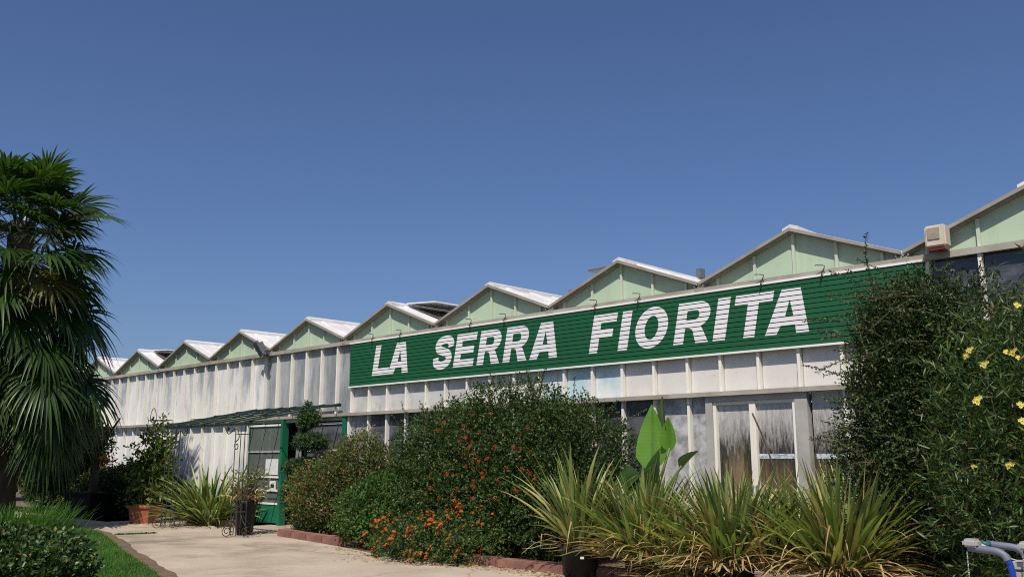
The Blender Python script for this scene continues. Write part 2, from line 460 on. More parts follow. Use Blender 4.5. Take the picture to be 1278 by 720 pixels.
def tube(bm, pts, r, seg=8, cap=True):
    pts = [Vector(p) for p in pts]
    rad = r if isinstance(r, (list, tuple)) else [r] * len(pts)
    rings = []
    up = Vector((0, 0, 1))
    for i, p in enumerate(pts):
        t = (pts[min(i + 1, len(pts) - 1)] - pts[max(i - 1, 0)])
        if t.length < 1e-9:
            t = Vector((0, 0, 1))
        t.normalize()
        ref = up if abs(t.dot(up)) < 0.95 else Vector((1, 0, 0))
        a = t.cross(ref).normalized()
        b = t.cross(a).normalized()
        rings.append([bm.verts.new(p + (a * math.cos(2 * math.pi * k / seg) + b * math.sin(2 * math.pi * k / seg)) * rad[i]) for k in range(seg)])
    for i in range(len(rings) - 1):
        for k in range(seg):
            bm.faces.new((rings[i][k], rings[i][(k + 1) % seg], rings[i + 1][(k + 1) % seg], rings[i + 1][k]))
    if cap:
        bm.faces.new(rings[0])
        bm.faces.new(rings[-1][::-1])

def lathe(bm, prof, seg=28, close=True):
    rings = [[bm.verts.new((r * math.cos(2 * math.pi * k / seg), r * math.sin(2 * math.pi * k / seg), z)) for k in range(seg)] for r, z in prof]
    for i in range(len(rings) - 1):
        for k in range(seg):
            bm.faces.new((rings[i][k], rings[i][(k + 1) % seg], rings[i + 1][(k + 1) % seg], rings[i + 1][k]))
    if close:
        bm.faces.new(rings[0])
        bm.faces.new(rings[-1])

def smoothpath(pts, n=8):
    pts = [Vector(p) for p in pts]
    out = []
    P = [pts[0]] + pts + [pts[-1]]
    for i in range(1, len(P) - 2):
        for k in range(n):
            t = k / n
            p0, p1, p2, p3 = P[i - 1], P[i], P[i + 1], P[i + 2]
            out.append(0.5 * ((2 * p1) + (p2 - p0) * t + (2 * p0 - 5 * p1 + 4 * p2 - p3) * t * t + (3 * p1 - p0 - 3 * p2 + p3) * t ** 3))
    out.append(pts[-1])
    return out

# ------------------------------------------------------------------ the setting
def sheet(name, pts, z, m, sub=0):
    bm = bmesh.new()
    bm.faces.new([bm.verts.new((x, y, z)) for x, y in pts])
    bmesh.ops.triangulate(bm, faces=bm.faces)
    o = bmobj(name, bm, m)
    if o.data.polygons[0].normal.z < 0:
        o.data.flip_normals()
    o['kind'] = 'structure'
    return o

# facade frame: lx runs along the facade (to the right), w out of it towards the viewer
TH = 0.8024
D = 12.3211
ROT = TH - math.pi / 2
ux, uy = math.sin(TH), -math.cos(TH)
nx, ny = -math.cos(TH), -math.sin(TH)
def Lw(lx, w, z=0.0):
    return (ux * lx + nx * (w - D), uy * lx + ny * (w - D), z)

sheet('ground', [(-900, -900), (900, -900), (900, 900), (-900, 900)], -0.02, M['ground'])
lawn_edge = [(-22, 29.0), (-16.5, 26.6), (-12.5, 24.3), (-10.5, 22.0), (-9.2, 20.4), (-8.1, 18.6), (-6.9, 16.4), (-5.75, 14.4), (-4.9, 12.9), (-3.7, 10.6), (-2.7, 8.0), (-2.1, 5.0), (-1.9, 1.0), (-1.9, -10)]
le3 = [p.to_2d() for p in smoothpath([(x, y, 0) for x, y in lawn_edge], 6)]
def offs(line, d):
    out = []
    for i, p in enumerate(line):
        t = (line[min(i + 1, len(line) - 1)] - line[max(i - 1, 0)]).normalized()
        wob = 0.022 * math.sin(i * 0.83) + 0.018 * math.sin(i * 2.3 + 1)
        out.append(p + Vector((t.y, -t.x)) * (d + wob) * -1)
    return out
edge_r = offs(le3, 0.26)     # path side of the dirt strip
# concrete: from the dirt strip to the beds and on to the entrance
front = [Lw(-60, 2.7), Lw(-24.0, 2.5), Lw(-24.0, 1.05), Lw(-20.1, 1.0), Lw(-20.1, -0.3), Lw(-17.25, -0.3), Lw(-17.1, 1.7), Lw(-14.3, 2.15), Lw(-12.3, 2.6), Lw(-10.2, 1.95), Lw(-7.0, 2.3), Lw(-4.0, 2.6), Lw(6, 2.6), Lw(14, -3)]
path_pts = [(p.x, p.y) for p in edge_r] + [(30, -10)] + [(p[0], p[1]) for p in front[::-1]]
sheet('path', path_pts, -0.004, M['path'])
bm = bmesh.new()
for i in range(len(le3) - 1):
    a, b, c, d_ = le3[i], le3[i + 1], edge_r[i + 1], edge_r[i]
    vs = [bm.verts.new((a.x, a.y, 0.03)), bm.verts.new((b.x, b.y, 0.03)), bm.verts.new((c.x, c.y, -0.003)), bm.verts.new((d_.x, d_.y, -0.003))]
    bm.faces.new(vs)
bmesh.ops.remove_doubles(bm, verts=bm.verts, dist=1e-4)
o = bmobj('dirt_strip', bm, M['dirt_edge'])
o['kind'] = 'structure'
bm = bmesh.new()
bm.faces.new([bm.verts.new((p.x, p.y, 0.03)) for p in le3] + [bm.verts.new((-60, -10, 0.03)), bm.verts.new((-60, 29.0, 0.03))])
bmesh.ops.triangulate(bm, faces=bm.faces)
o = bmobj('lawn', bm, M['lawn'])
o['kind'] = 'structure'

# ------------------------------------------------------------------ greenhouse
ZP, ZV, ZG = 4.96, 4.345, 4.27      # gable peak, valley, gutter top
BAY = 3.2
G = thing('greenhouse', 'long white glass greenhouse with a zigzag row of pale green gables', 'greenhouse', Lw(0, 0), ROT)
peaks = [-2.84 - BAY * k for k in range(-2, 11)]
X0, X1 = peaks[-1] - 1.6, peaks[0] + 1.6

def at(name, ext, m, parent=G, bevel=0, label=None):
    x0, x1, w0, w1, z0, z1 = ext
    return boxobj(name, (x0, x1, -w1, -w0, z0, z1), m, parent, bevel, label)

slope = (ZP - ZV) / 1.6
for k, px in enumerate(peaks):
    # gable: panel, bars on it, rake trims on both slopes
    bm = bmesh.new()
    prism(bm, [(px - 1.6, ZG - 0.03), (px + 1.6, ZG - 0.03), (px + 1.6, ZV - 0.05), (px, ZP - 0.05), (px - 1.6, ZV - 0.05)], 0.0, 0.03)
    gab = bmobj('gable', bm, M['mint'], G)
    for dx in (-1.3, -0.65, 0, 0.65, 1.3):
        zt = ZP - 0.055 - abs(dx) * slope
        bm = bmesh.new()
        box(bm, px + dx - 0.022, px + dx + 0.022, -0.045, -0.001, ZG, zt)
        bmobj('gable_bar', bm, M['mintbar'], gab)
    for s in (-1, 1):
        bm = bmesh.new()
        e = 1.585
        pts = [(px, ZP + 0.016), (px + s * e, ZV + 0.022), (px + s * e, ZV - 0.028), (px, ZP - 0.034)]
        if s > 0:
            pts = pts[::-1]
        prism(bm, pts, -0.15, -0.10)
        # soffit lip
        pts2 = [(px + s * 0.001, ZP - 0.030), (px + s * e, ZV - 0.030), (px + s * e, ZV - 0.05), (px + s * 0.001, ZP - 0.05)]
        prism(bm, pts2 if s < 0 else pts2[::-1], -0.10, 0.0)
        bmobj('rake_trim', bm, M['rake'], gab)
    # roof slopes, glazing bars running down them
    for s in (-1, 1):
        bm = bmesh.new()
        def P(u, y, h):
            return (px + s * u, y, ZP - u * slope + h)
        def slab(u0, u1, y0, y1, h0, h1):
            a = [bm.verts.new(P(u, y, h)) for h in (h0, h1) for u, y in ((u0, y0), (u1, y0), (u1, y1), (u0, y1))]
            for f in ((0, 3, 2, 1), (4, 5, 6, 7), (0, 1, 5, 4), (1, 2, 6, 5), (2, 3, 7, 6), (3, 0, 4, 7)):
                bm.faces.new([a[i] for i in f])
        slab(0.02, 1.56, -0.098, 30, -0.025, 0.012)
        for j in range(0, 44):
            y = 0.25 + j * 0.68
            slab(0.16, 1.54, y - 0.03, y + 0.03, 0.013, 0.05)
        slab(0.0, 0.13, -0.098, 30, 0.014, 0.075)
        rf = bmobj('roof_slope', bm, M['roof'], G)
        # open vents
        if (s == 1 and k in (10, 6)) or (s == -1 and k == 4):
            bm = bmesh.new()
            slab(0.22, 1.2, 0.35, 5.4, 0.052, 0.058)  # dark sheet on top of the slope, coloured as the shaded inside
            bmobj('vent_dark_sheet', bm, M['ventdark'], rf)
            bm = bmesh.new()
            lift = 0.36 if s == -1 else 0.30
            a = []
            for h in (0.0, 0.03):
                for u, y, hh in ((0.10, 0.35, 0.08), (1.05, 0.35, 0.08 + lift), (1.05, 5.4, 0.08 + lift), (0.10, 5.4, 0.08)):
                    a.append(bm.verts.new(P(u, y, hh + h)))
            for f in ((0, 3, 2, 1), (4, 5, 6, 7), (0, 1, 5, 4), (1, 2, 6, 5), (2, 3, 7, 6), (3, 0, 4, 7)):
                bm.faces.new([a[i] for i in f])
            bmobj('vent_flap', bm, M['flap'] if s == -1 else M['roof'], rf)
    # ridge opener gear
    if k in (4, 5, 6, 7, 9):
        for y in (2.2, 4.6):
            bm = bmesh.new()
            box(bm, px + 0.1, px + 0.2, y, y + 0.16, ZP + 0.03, ZP + 0.2)
            tube(bm, [(px + 0.15, y + 0.2, ZP), (px + 0.55, y + 0.2, ZP + 0.06)], 0.02, 6)
            bmobj('opener_gear', bm, M['lampbox'], G)
# valley ends
for k in range(len(peaks) - 1):
    vx = peaks[k] - 1.6
    bm = bmesh.new()
    box(bm, vx - 0.085, vx + 0.085, -0.12, 30, ZV - 0.13, ZV - 0.055)
    box(bm, vx - 0.09, vx - 0.07, -0.13, 30, ZV - 0.055, ZV + 0.0)
    box(bm, vx + 0.07, vx + 0.09, -0.13, 30, ZV - 0.055, ZV + 0.0)
    bmobj('valley_gutter', bm, M['rake'], G)

# long beams
at('eaves_beam', (X0, X1, 0.046, 0.115, 4.185, 4.272), M['gutter'])
at('ledge_beam', (X0, X1, 0.035, 0.16, 2.545, 2.612), M['gutter'])
at('plinth', (X0, -21.36, -0.03, 0.06, -0.05, 0.08), M['greyframe'])
at('plinth', (-17.08, X1, -0.03, 0.06, -0.05, 0.08), M['greyframe'])

# mullions and panes
bars = sorted([px + dx for px in peaks for dx in (-1.3, -0.65, 0, 0.65, 1.3)])
VIS0, VIS1 = -33.5, -1.5
far = bmesh.new()
farbars = bmesh.new()
def pane(x0, x1, z0, z1, m, name='glass_pane'):
    if x1 < VIS0 or x0 > VIS1:
        box(far, x0, x1, -0.005, 0.005, z0, z1)
    else:
        at(name, (x0, x1, -0.006, 0.006, z0, z1), m)
def bar(x, z0, z1, m=None, wd=0.045, proud=0.085):
    if x < VIS0 or x > VIS1:
        box(farbars, x - wd / 2, x + wd / 2, -proud, 0.02, z0, z1)
    else:
        at('mullion', (x - wd / 2, x + wd / 2, -0.02, proud, z0, z1), m or M['white'])
edges = [X0] + bars + [X1]
for x in bars:
    zt = 4.184
    bar(x, 2.613, zt)
for a, b in zip(edges[:-1], edges[1:]):
    xm = (a + b) / 2
    x0, x1 = a + 0.034, b - 0.034
    if xm < -20.95:
        pane(x0, x1, 2.6, 4.24, M['wash'])
    elif xm < -17.2:
        pane(x0, x1, 2.6, 4.24, M['greyglass'])
    elif xm < -4.3:
        m = M['paint']
        if xm < -13.2: m = M['paintgrey']
        if -11.3 < xm < -9.2: m = M['paintblue']
        pane(x0, x1, 2.6, 4.24, m, 'painted_panel')
    else:
        pane(x0, x1, 2.6, 4.24, M['darkglass'])
# low row, left of the entrance and between the shrubs
low = [x for x in bars if x < -21.5] + [-21.45] + [-17.02] + [x for x in bars if -16.8 < x < -7.7] + [-7.62] + [-5.94] + [x for x in bars if x > -5.6]
for x in low:
    if x in (-7.62, -5.94):
        continue
    bar(x, 0.081, 2.554)
for a, b in zip([X0] + low, low + [X1]):
    xm = (a + b) / 2
    if -21.45 < xm < -17.02 or -7.62 < xm < -5.94:
        continue
    x0, x1 = a + 0.032, b - 0.032
    if xm < -21.4:
        m = M['washlow']
    elif xm < -16:
        m = M['greyglass']
    elif xm < -9.3:
        m = M['darkglass']
    elif xm < -8.5:
        m = M['darkglass']
    elif xm < -7.6:
        m = M['film']
    elif xm < -4.5:
        m = M['clear']
    else:
        m = M['darkglass']
    pane(x0, x1, 0.06, 2.58, m)
# the big grey-framed glass doors near the right end
at('door_frame', (-7.62, -7.50, -0.03, 0.10, 0.03, 2.55), M['greyframe'])
at('door_frame', (-6.13, -5.94, -0.03, 0.10, 0.03, 2.55), M['greyframe'])
at('door_frame', (-7.499, -6.131, -0.03, 0.10, 2.462, 2.55), M['greyframe'])
for x0, x1, name in ((-7.498, -6.83, 'glass_door'), (-6.828, -6.132, 'glass_door')):
    gd = at(name, (x0 + 0.04, x1 - 0.04, 0.012, 0.018, 0.1, 2.43), M['clear'])
    bm = bmesh.new()
    box(bm, x0, x0 + 0.05, -0.075, -0.005, 0.04, 2.46)
    box(bm, x1 - 0.05, x1, -0.075, -0.005, 0.04, 2.46)
    box(bm, x0 + 0.051, x1 - 0.051, -0.06, -0.005, 2.41, 2.46)
    box(bm, x0 + 0.051, x1 - 0.051, -0.06, -0.005, 0.04, 0.16)
    bmobj('frame', bm, M['white'], gd)
    bm = bmesh.new()
    hx = x1 - 0.025 if x0 < -7 else x0 + 0.025
    tube(bm, [(hx, -0.077, 1.0), (hx, -0.115, 1.02), (hx, -0.115, 1.2), (hx, -0.077, 1.22)], 0.009, 6)
    bmobj('handle', bm, M['steel'], gd)
for x0, x1 in ((-6.77, -6.19), (-5.88, -5.42)):
    at('tape_strip', (x0, x1, 0.021, 0.024, 1.60, 1.67), M['tape'])
# curtain with folds behind the glass, and a tan board leaning inside
bm = bmesh.new()
xs = np.linspace(-7.6, -4.75, 190)
prev = None
for x in xs:
    y = 0.34 + 0.035 * math.sin(x * 34) + 0.02 * math.sin(x * 71 + 1)
    zt = 1.98 + 0.10 * math.sin(x * 3.1) + 0.05 * math.sin(x * 17)
    cur = (bm.verts.new((x, y, 0.02)), bm.verts.new((x, y, zt)))
    if prev:
        bm.faces.new((prev[0], cur[0], cur[1], prev[1]))
    prev = cur
bmobj('curtain', bm, M['curtain'], G, True)
at('inner_board', (-7.42, -7.16, -0.21, -0.19, 0.05, 2.03), M['board'])

# inside, back and ends
bmobj('glazing_far', far, M['wash'], G)['kind'] = 'stuff'
bmobj('mullions_far', farbars, M['white'], G)['kind'] = 'stuff'
at('end_wall', (X0 - 0.06, X0 - 0.001, -30, -0.03, -0.05, 4.3), M['wash'])
at('end_wall', (X1 + 0.001, X1 + 0.06, -30, -0.03, -0.05, 4.3), M['wash'])
at('back_wall', (X0, X1, -30.06, -30, -0.05, 4.3), M['wash'])
at('inner_floor', (X0 + 0.02, X1 - 0.02, -29.9, -0.35, -0.03, 0.004), M['inside'])
bm = bmesh.new()
for xx in (-22.0, -16.5):
    box(bm, xx, xx + 0.08, 4, 4.08, 0, 4.2)
for yy in (2.0, 4.0):
    box(bm, -24, -14, yy + 0.1, yy + 0.18, 1.9, 2.0)
bmobj('inner_frame', bm, M['lampbox'], G)

# entrance: green posts, lintel, two glazed leaves
at('door_post', (-19.70, -19.60, 0.0, 0.17, 0.0, 2.55), M['doorgreen'])
at('door_post', (-17.19, -17.06, 0.0, 0.13, 0.0, 2.55), M['doorgreen'])
at('door_post', (-21.36, -21.30, 0.0, 0.06, 0.0, 2.55), M['darkgreen'])
at('lintel', (-19.599, -17.191, 0.0, 0.10, 2.455, 2.55), M['lintel'])
at('lintel', (-21.299, -19.701, 0.0, 0.05, 2.47, 2.55), M['lintel'])
for x in (-20.78, -20.45):
    bar(x, 0.05, 2.47, M['white'], 0.05, 0.02)
def leaf(x0, x1, w, bars_z, panel_top, glassmat):
    d = at('door', (x0 + 0.045, x1 - 0.045, w - 0.004, w + 0.004, panel_top, 2.40), glassmat)
    for a, b in ((x0, x0 + 0.045), (x1 - 0.045, x1)):
        bm = bmesh.new()
        box(bm, a, b, -w - 0.025, -w + 0.025, 0.04, 2.43)
        bmobj('stile', bm, M['doorgreen'], d)
    bm = bmesh.new()
    box(bm, x0 + 0.046, x1 - 0.046, -w - 0.018, -w + 0.018, 0.045, panel_top - 0.022)
    bmobj('kick_panel', bm, M['doorgreen'], d)
    for z in bars_z:
        bm = bmesh.new()
        box(bm, x0 + 0.03, x1 - 0.03, -w - 0.034, -w - 0.006, z - 0.022, z + 0.022)
        bmobj('door_bar', bm, M['whitebright'], d)
    return d
d1 = leaf(-21.28, -19.72, 0.10, (2.41, 1.77, 1.14, 0.815, 0.50), 0.50, M['doorglass'])
bm = bmesh.new()
box(bm, -20.14, -19.87, -0.14, -0.12, 0.80, 1.05)
bmobj('notice_plate', bm, M['paper'], d1)
bm = bmesh.new()
box(bm, -20.09, -19.93, -0.143, -0.1405, 0.88, 0.97)
bmobj('notice_square', bm, M['black'], d1)
bm = bmesh.new()
box(bm, -20.42, -19.84, -0.112, -0.106, 1.20, 1.58)
bmobj('paper_notice', bm, M['paper'], d1)
d2 = leaf(-18.78, -17.2, 0.03, (2.40, 1.78, 0.46), 0.46, M['darkglass'])
# grey curtain hanging in the doorway
bm = bmesh.new()
prev = None
for i in range(40):
    u = i / 39
    y = 0.28 + 0.03 * math.sin(u * 26)
    cur = (bm.verts.new((-19.75 + u * (0.36), y, 0.55)), bm.verts.new((-19.62 + u * 0.10, y, 2.42)))
    if prev:
        bm.faces.new((prev[0], cur[0], cur[1], prev[1]))
    prev = cur
bmobj('door_curtain', bm, M['greycurtain'], G, True)

# ------------------------------------------------------------------ sign
SG = thing('sign', 'long green plank sign with white lettering LA SERRA FIORITA on the greenhouse front', 'sign', Lw(0, 0), ROT)
SX0, SX1, SZ0, SZ1 = -17.0, -4.16, 3.18, 4.205
bm = bmesh.new()
NP = 13
pz0, pz1 = SZ0 + 0.03, SZ1 - 0.03
pitch = (pz1 - pz0) / NP
gap = 0.012
planks = []
for i in range(NP):
    a, b = pz0 + i * pitch + gap / 2, pz0 + (i + 1) * pitch - gap / 2
    planks.append((a, b))
    box(bm, SX0 + 0.02, SX1 - 0.02, -0.118, -0.098, a, b)
bmobj('planks', bm, M['signgreen'], SG)
at('backing', (SX0 + 0.01, SX1 - 0.01, 0.088, 0.0975, SZ0 + 0.005, SZ1 - 0.005), M['signback'], SG)
for z0, z1 in ((SZ0 - 0.003, SZ0 + 0.028), (SZ1 - 0.028, SZ1 + 0.004)):
    at('trim', (SX0, SX1, 0.088, 0.132, z0, z1), M['whitebright'], SG)
h, s = 0.66, 0.185
def arc(cx, cz, rx, rz, a0, a1, n=12):
    return [(cx + rx * math.cos(R(a0 + (a1 - a0) * i / n)), cz + rz * math.sin(R(a0 + (a1 - a0) * i / n))) for i in range(n + 1)]
def stroke(pts, wd):
    P = smoothpath([(x, z, 0) for x, z in pts], 8)
    l, r = [], []
    for i, p in enumerate(P):
        t = (P[min(i + 1, len(P) - 1)] - P[max(i - 1, 0)]).normalized()
        nrm = Vector((-t.y, t.x, 0))
        l.append(p + nrm * wd / 2)
        r.append(p - nrm * wd / 2)
    return [(q.x, q.y) for q in l + r[::-1]]
def glyph(ch, w):
    if ch == 'L':
        return [[(0, 0), (w, 0), (w, 0.15), (s, 0.15), (s, h), (0, h)]]
    if ch == 'A':
        c = w * 0.46
        return [[(0, 0), (0.19, 0), (0.235, 0.125), (w - 0.235, 0.125), (w - 0.20, 0), (w, 0), (c + 0.15, h), (c - 0.15, h)],
                [(0.285, 0.255), (c, 0.50), (w - 0.28, 0.255)]]
    if ch == 'E':
        return [[(0, 0), (w, 0), (w, 0.145), (s, 0.145), (s, 0.265), (w * 0.93, 0.265), (w * 0.93, 0.40), (s, 0.40), (s, 0.515), (w, 0.515), (w, h), (0, h)]]
    if ch == 'F':
        return [[(0, 0), (s, 0), (s, 0.255), (w * 0.9, 0.255), (w * 0.9, 0.395), (s, 0.395), (s, 0.515), (w, 0.515), (w, h), (0, h)]]
    if ch == 'I':
        return [[(0, 0), (w, 0), (w, h), (0, h)]]
    if ch == 'T':
        return [[(w / 2 - s / 2, 0), (w / 2 + s / 2, 0), (w / 2 + s / 2, 0.515), (w, 0.515), (w, h), (0, h), (0, 0.515), (w / 2 - s / 2, 0.515)]]
    if ch == 'O':
        return [arc(w / 2, h / 2, w / 2, h / 2 + 0.012, 0, 360, 40)[:-1], arc(w / 2, h / 2, w / 2 - 0.19, h / 2 - 0.135, 0, 360, 32)[:-1]]
    if ch == 'R':
        return [[(0, 0), (s, 0), (s, 0.245), (w * 0.40, 0.245), (w * 0.50, 0.215), (w * 0.64, 0), (w, 0), (w * 0.80, 0.20), (w * 0.72, 0.27)] +
                arc(w * 0.62, 0.46, w * 0.33, 0.20, -68, 90, 14) + [(0, h)],
                [(s, 0.375), (s, 0.525), (w * 0.55, 0.525)] + arc(w * 0.55, 0.45, 0.06, 0.075, 80, -80, 8) + [(w * 0.55, 0.375)]]
    if ch == 'S':
        k = w / 0.58
        return [stroke([(x * k, z) for x, z in [(0.50, 0.435), (0.475, 0.53), (0.39, 0.585), (0.27, 0.588), (0.15, 0.555), (0.105, 0.475), (0.15, 0.40), (0.28, 0.35), (0.41, 0.305), (0.475, 0.22), (0.44, 0.125), (0.33, 0.075), (0.21, 0.075), (0.11, 0.125), (0.085, 0.23)]], 0.165)]
shear = 0.21
ZB = 3.40
dg = bpy.context.evaluated_depsgraph_get()
for ch, x0, w in (('L', -16.14, 0.585), ('A', -15.57, 0.68), ('S', -14.12, 0.60), ('E', -13.46, 0.585), ('R', -12.77, 0.63), ('R', -12.05, 0.63), ('A', -11.35, 0.69),
                  ('F', -9.92, 0.52), ('I', -9.29, 0.20), ('O', -8.97, 0.65), ('R', -8.16, 0.65), ('I', -7.43, 0.22), ('T', -7.12, 0.64), ('A', -6.53, 0.70)):
    cu = bpy.data.curves.new('outline', 'CURVE')
    cu.dimensions = '2D'
    cu.fill_mode = 'BOTH'
    for ring in glyph(ch, w):
        sp = cu.splines.new('POLY')
        sp.points.add(len(ring) - 1)
        for i, (x, z) in enumerate(ring):
            sp.points[i].co = (x0 + x + z * shear, ZB + z, 0, 1)
        sp.use_cyclic_u = True
    co = bpy.data.objects.new('outline', cu)
    me0 = bpy.data.meshes.new_from_object(co)
    bpy.data.objects.remove(co)
    bm = bmesh.new()
    for a, b in planks:
        if b < ZB - 0.02 or a > ZB + h + 0.03:
            continue
        t = bmesh.new()
        t.from_mesh(me0)
        bmesh.ops.bisect_plane(t, geom=t.verts[:] + t.edges[:] + t.faces[:], plane_co=(0, a + 0.001, 0), plane_no=(0, -1, 0), clear_outer=True)
        bmesh.ops.bisect_plane(t, geom=t.verts[:] + t.edges[:] + t.faces[:], plane_co=(0, b - 0.001, 0), plane_no=(0, 1, 0), clear_outer=True)
        tm = bpy.data.meshes.new('t')
        t.to_mesh(tm)
        t.free()
        bm.from_mesh(tm)
        bpy.data.meshes.remove(tm)
    for v in bm.verts:
        v.co = (v.co.x, -0.1205, v.co.y)
    bmobj('letter', bm, M['lettering'], SG)
    bpy.data.meshes.remove(me0)
    bpy.data.curves.remove(cu)
for lx in (-16.1, -15.12, -12.91, -11.95, -9.72, -8.79, -6.51, -5.55):
    bm = bmesh.new()
    tube(bm, smoothpath([(lx - 0.06, -0.14, SZ1 - 0.12), (lx - 0.02, -0.16, SZ1), (lx + 0.03, -0.16, SZ1 + 0.10), (lx - 0.02, -0.17, SZ1 + 0.125), (lx - 0.10, -0.2, SZ1 + 0.13)], 4), 0.008, 6)
    bmobj('wire_hook', bm, M['iron'], SG)

# ------------------------------------------------------------------ things on the facade
FL = thing('floodlight', 'grey square floodlight tilted on the eaves above the white glazing', 'floodlight', Lw(-20.55, 0.12, 4.25), ROT)
mt = Matrix.Translation((-0.02, -0.26, 0.10)) @ Matrix.Rotation(R(-18), 4, 'Y') @ Matrix.Rotation(R(25), 4, 'X') @ Matrix.Rotation(R(-20), 4, 'Z')
bm = bmesh.new()
box(bm, -0.17, 0.17, -0.03, 0.03, -0.19, 0.19, mt)
box(bm, -0.12, 0.12, 0.031, 0.14, -0.13, 0.13, mt)
bmobj('housing', bm, M['lampbox'], FL)
bm = bmesh.new()
box(bm, -0.145, 0.145, -0.036, -0.031, -0.165, 0.165, mt)
bmobj('lamp_glass', bm, M['lampglass'], FL)
bm = bmesh.new()
tube(bm, [(0.05, 0.0, -0.02), (0.05, -0.12, -0.05), (0.0, -0.2, 0.06)], 0.022, 6)
box(bm, 0.0, 0.1, -0.06, 0.0, -0.08, 0.02)
bmobj('mounting_arm', bm, M['lampbox'], FL)

AL = thing('alarm_box', 'cream alarm siren box with a red lens on the greenhouse corner', 'alarm box', Lw(-3.92, 0.0, 4.28), ROT)
bm = bmesh.new()
box(bm, -0.13, 0.13, -0.36, -0.16, 0.02, 0.31)
bmesh.ops.bevel(bm, geom=bm.edges[:], offset=0.02, segments=2, affect='EDGES')
bmobj('casing', bm, M['cream'], AL)
bm = bmesh.new()
box(bm, -0.09, 0.06, -0.372, -0.361, 0.12, 0.27)
bmobj('grille', bm, M['creamdark'], AL)
bm = bmesh.new()
box(bm, -0.11, 0.11, -0.34, -0.18, -0.02, 0.019)
bmobj('lens', bm, M['red'], AL)
bm = bmesh.new()
box(bm, -0.05, 0.05, -0.159, 0.0, 0.0, 0.06)
bmobj('bracket', bm, M['rake'], AL)

# ------------------------------------------------------------------ entrance canopy on wrought iron columns
CA = thing('entrance_canopy', 'dark green open slatted canopy on scrolled iron columns over the entrance', 'canopy', Lw(0, 0), ROT)
cx0, cx1, cw, zf, zb = -20.95, -17.3, 2.42, 2.36, 2.80
bm = bmesh.new()
box(bm, cx0 - 0.05, cx1 + 0.05, -cw - 0.05, -cw + 0.05, zf - 0.07, zf - 0.02)
bmobj('front_beam', bm, M['darkgreen'], CA)
bm = bmesh.new()
box(bm, cx0, cx1, -0.15, -0.09, zb - 0.03, zb + 0.03)
bmobj('wall_rail', bm, M['darkgreen'], CA)
NR = 7
for i in range(NR):
    x = cx0 + (cx1 - cx0) * i / (NR - 1)
    bm = bmesh.new()
    tube(bm, [(x, -cw - 0.12, zf - 0.005), (x, -0.12, zb + 0.035)], 0.017, 4)
    bmobj('rafter', bm, M['darkgreen'], CA)
for i in range(1, 4):
    f = i / 4
    bm = bmesh.new()
    tube(bm, [(cx0, -cw * f - 0.1, zb + (zf - zb) * f + 0.05), (cx1, -cw * f - 0.1, zb + (zf - zb) * f + 0.05)], 0.012, 6)
    bmobj('purlin', bm, M['darkgreen'], CA)
def spiral(c, r0, r1, a0, turns, ex, ez, n=26):
    out = []
    for i in range(n + 1):
        t = i / n
        r = r0 + (r1 - r0) * t
        a = a0 + turns * 2 * math.pi * t
        out.append(Vector(c) + Vector(ex) * r * math.cos(a) + Vector(ez) * r * math.sin(a))
    return out
for cxn, side in ((-20.72, 1), (-17.52, -1)):
    cb = bmesh.new()
    for dx in (-0.11, 0.11):
        for dy in (-0.11, 0.11):
            tube(cb, [(cxn + dx, -cw + dy, 0.02), (cxn + dx, -cw + dy, zf - 0.07)], 0.0105, 6)
    for z in (0.5, 1.3, 2.1):
        for a, b in (((-0.11, -0.11), (0.11, -0.11)), ((0.11, -0.11), (0.11, 0.11)), ((0.11, 0.11), (-0.11, 0.11)), ((-0.11, 0.11), (-0.11, -0.11))):
            tube(cb, [(cxn + a[0], -cw + a[1], z), (cxn + b[0], -cw + b[1], z)], 0.007, 5)
    col = bmobj('column', cb, M['iron'], CA)
    for ang in range(0, 360, 90):
        fb = bmesh.new()
        ex = Vector((math.cos(R(ang)), math.sin(R(ang)), 0))
        c0 = Vector((cxn, -cw, 0))
        p0 = c0 + ex * 0.10
        pts = [p0 + Vector((0, 0, 0.44)), p0 + ex * 0.06 + Vector((0, 0, 0.34)), p0 + ex * 0.20 + Vector((0, 0, 0.22)), p0 + ex * 0.26 + Vector((0, 0, 0.12))]
        pts += spiral(p0 + ex * 0.15 + Vector((0, 0, 0.12)), 0.11, 0.03, 0, -1.4, ex, (0, 0, 1), 24)[1:]
        tube(fb, pts, 0.009, 6)
        bmobj('scroll_foot', fb, M['iron'], col)
    sb = bmesh.new()
    x = cxn + side * 0.12
    ex = Vector((side, 0, 0))
    c = Vector((x, -cw, zf - 0.08))
    pts = spiral(c + ex * 0.12 + Vector((0, 0, -0.42)), 0.03, 0.10, R(40), 1.1, ex, (0, 0, 1), 22)
    pts += smoothpath([pts[-1], c + ex * 0.03 + Vector((0, 0, -0.24)), c + ex * 0.10 + Vector((0, 0, -0.10)), c + ex * 0.24 + Vector((0, 0, -0.06)), c + ex * 0.38 + Vector((0, 0, -0.13)), c + ex * 0.50 + Vector((0, 0, -0.16)), c + ex * 0.58 + Vector((0, 0, -0.09)), c + ex * 0.54 + Vector((0, 0, -0.02))], 6)[1:]
    tube(sb, pts, 0.011, 6)
    bmesh.ops.create_icosphere(sb, subdivisions=2, radius=0.04, matrix=Matrix.Translation(c + ex * 0.53 + Vector((0, 0, -0.05))))
    bmobj('scroll_bracket', sb, M['iron'], col)

# ------------------------------------------------------------------ plant generators
def unit(a):
    return a / np.maximum(np.linalg.norm(a, axis=-1, keepdims=True), 1e-9)

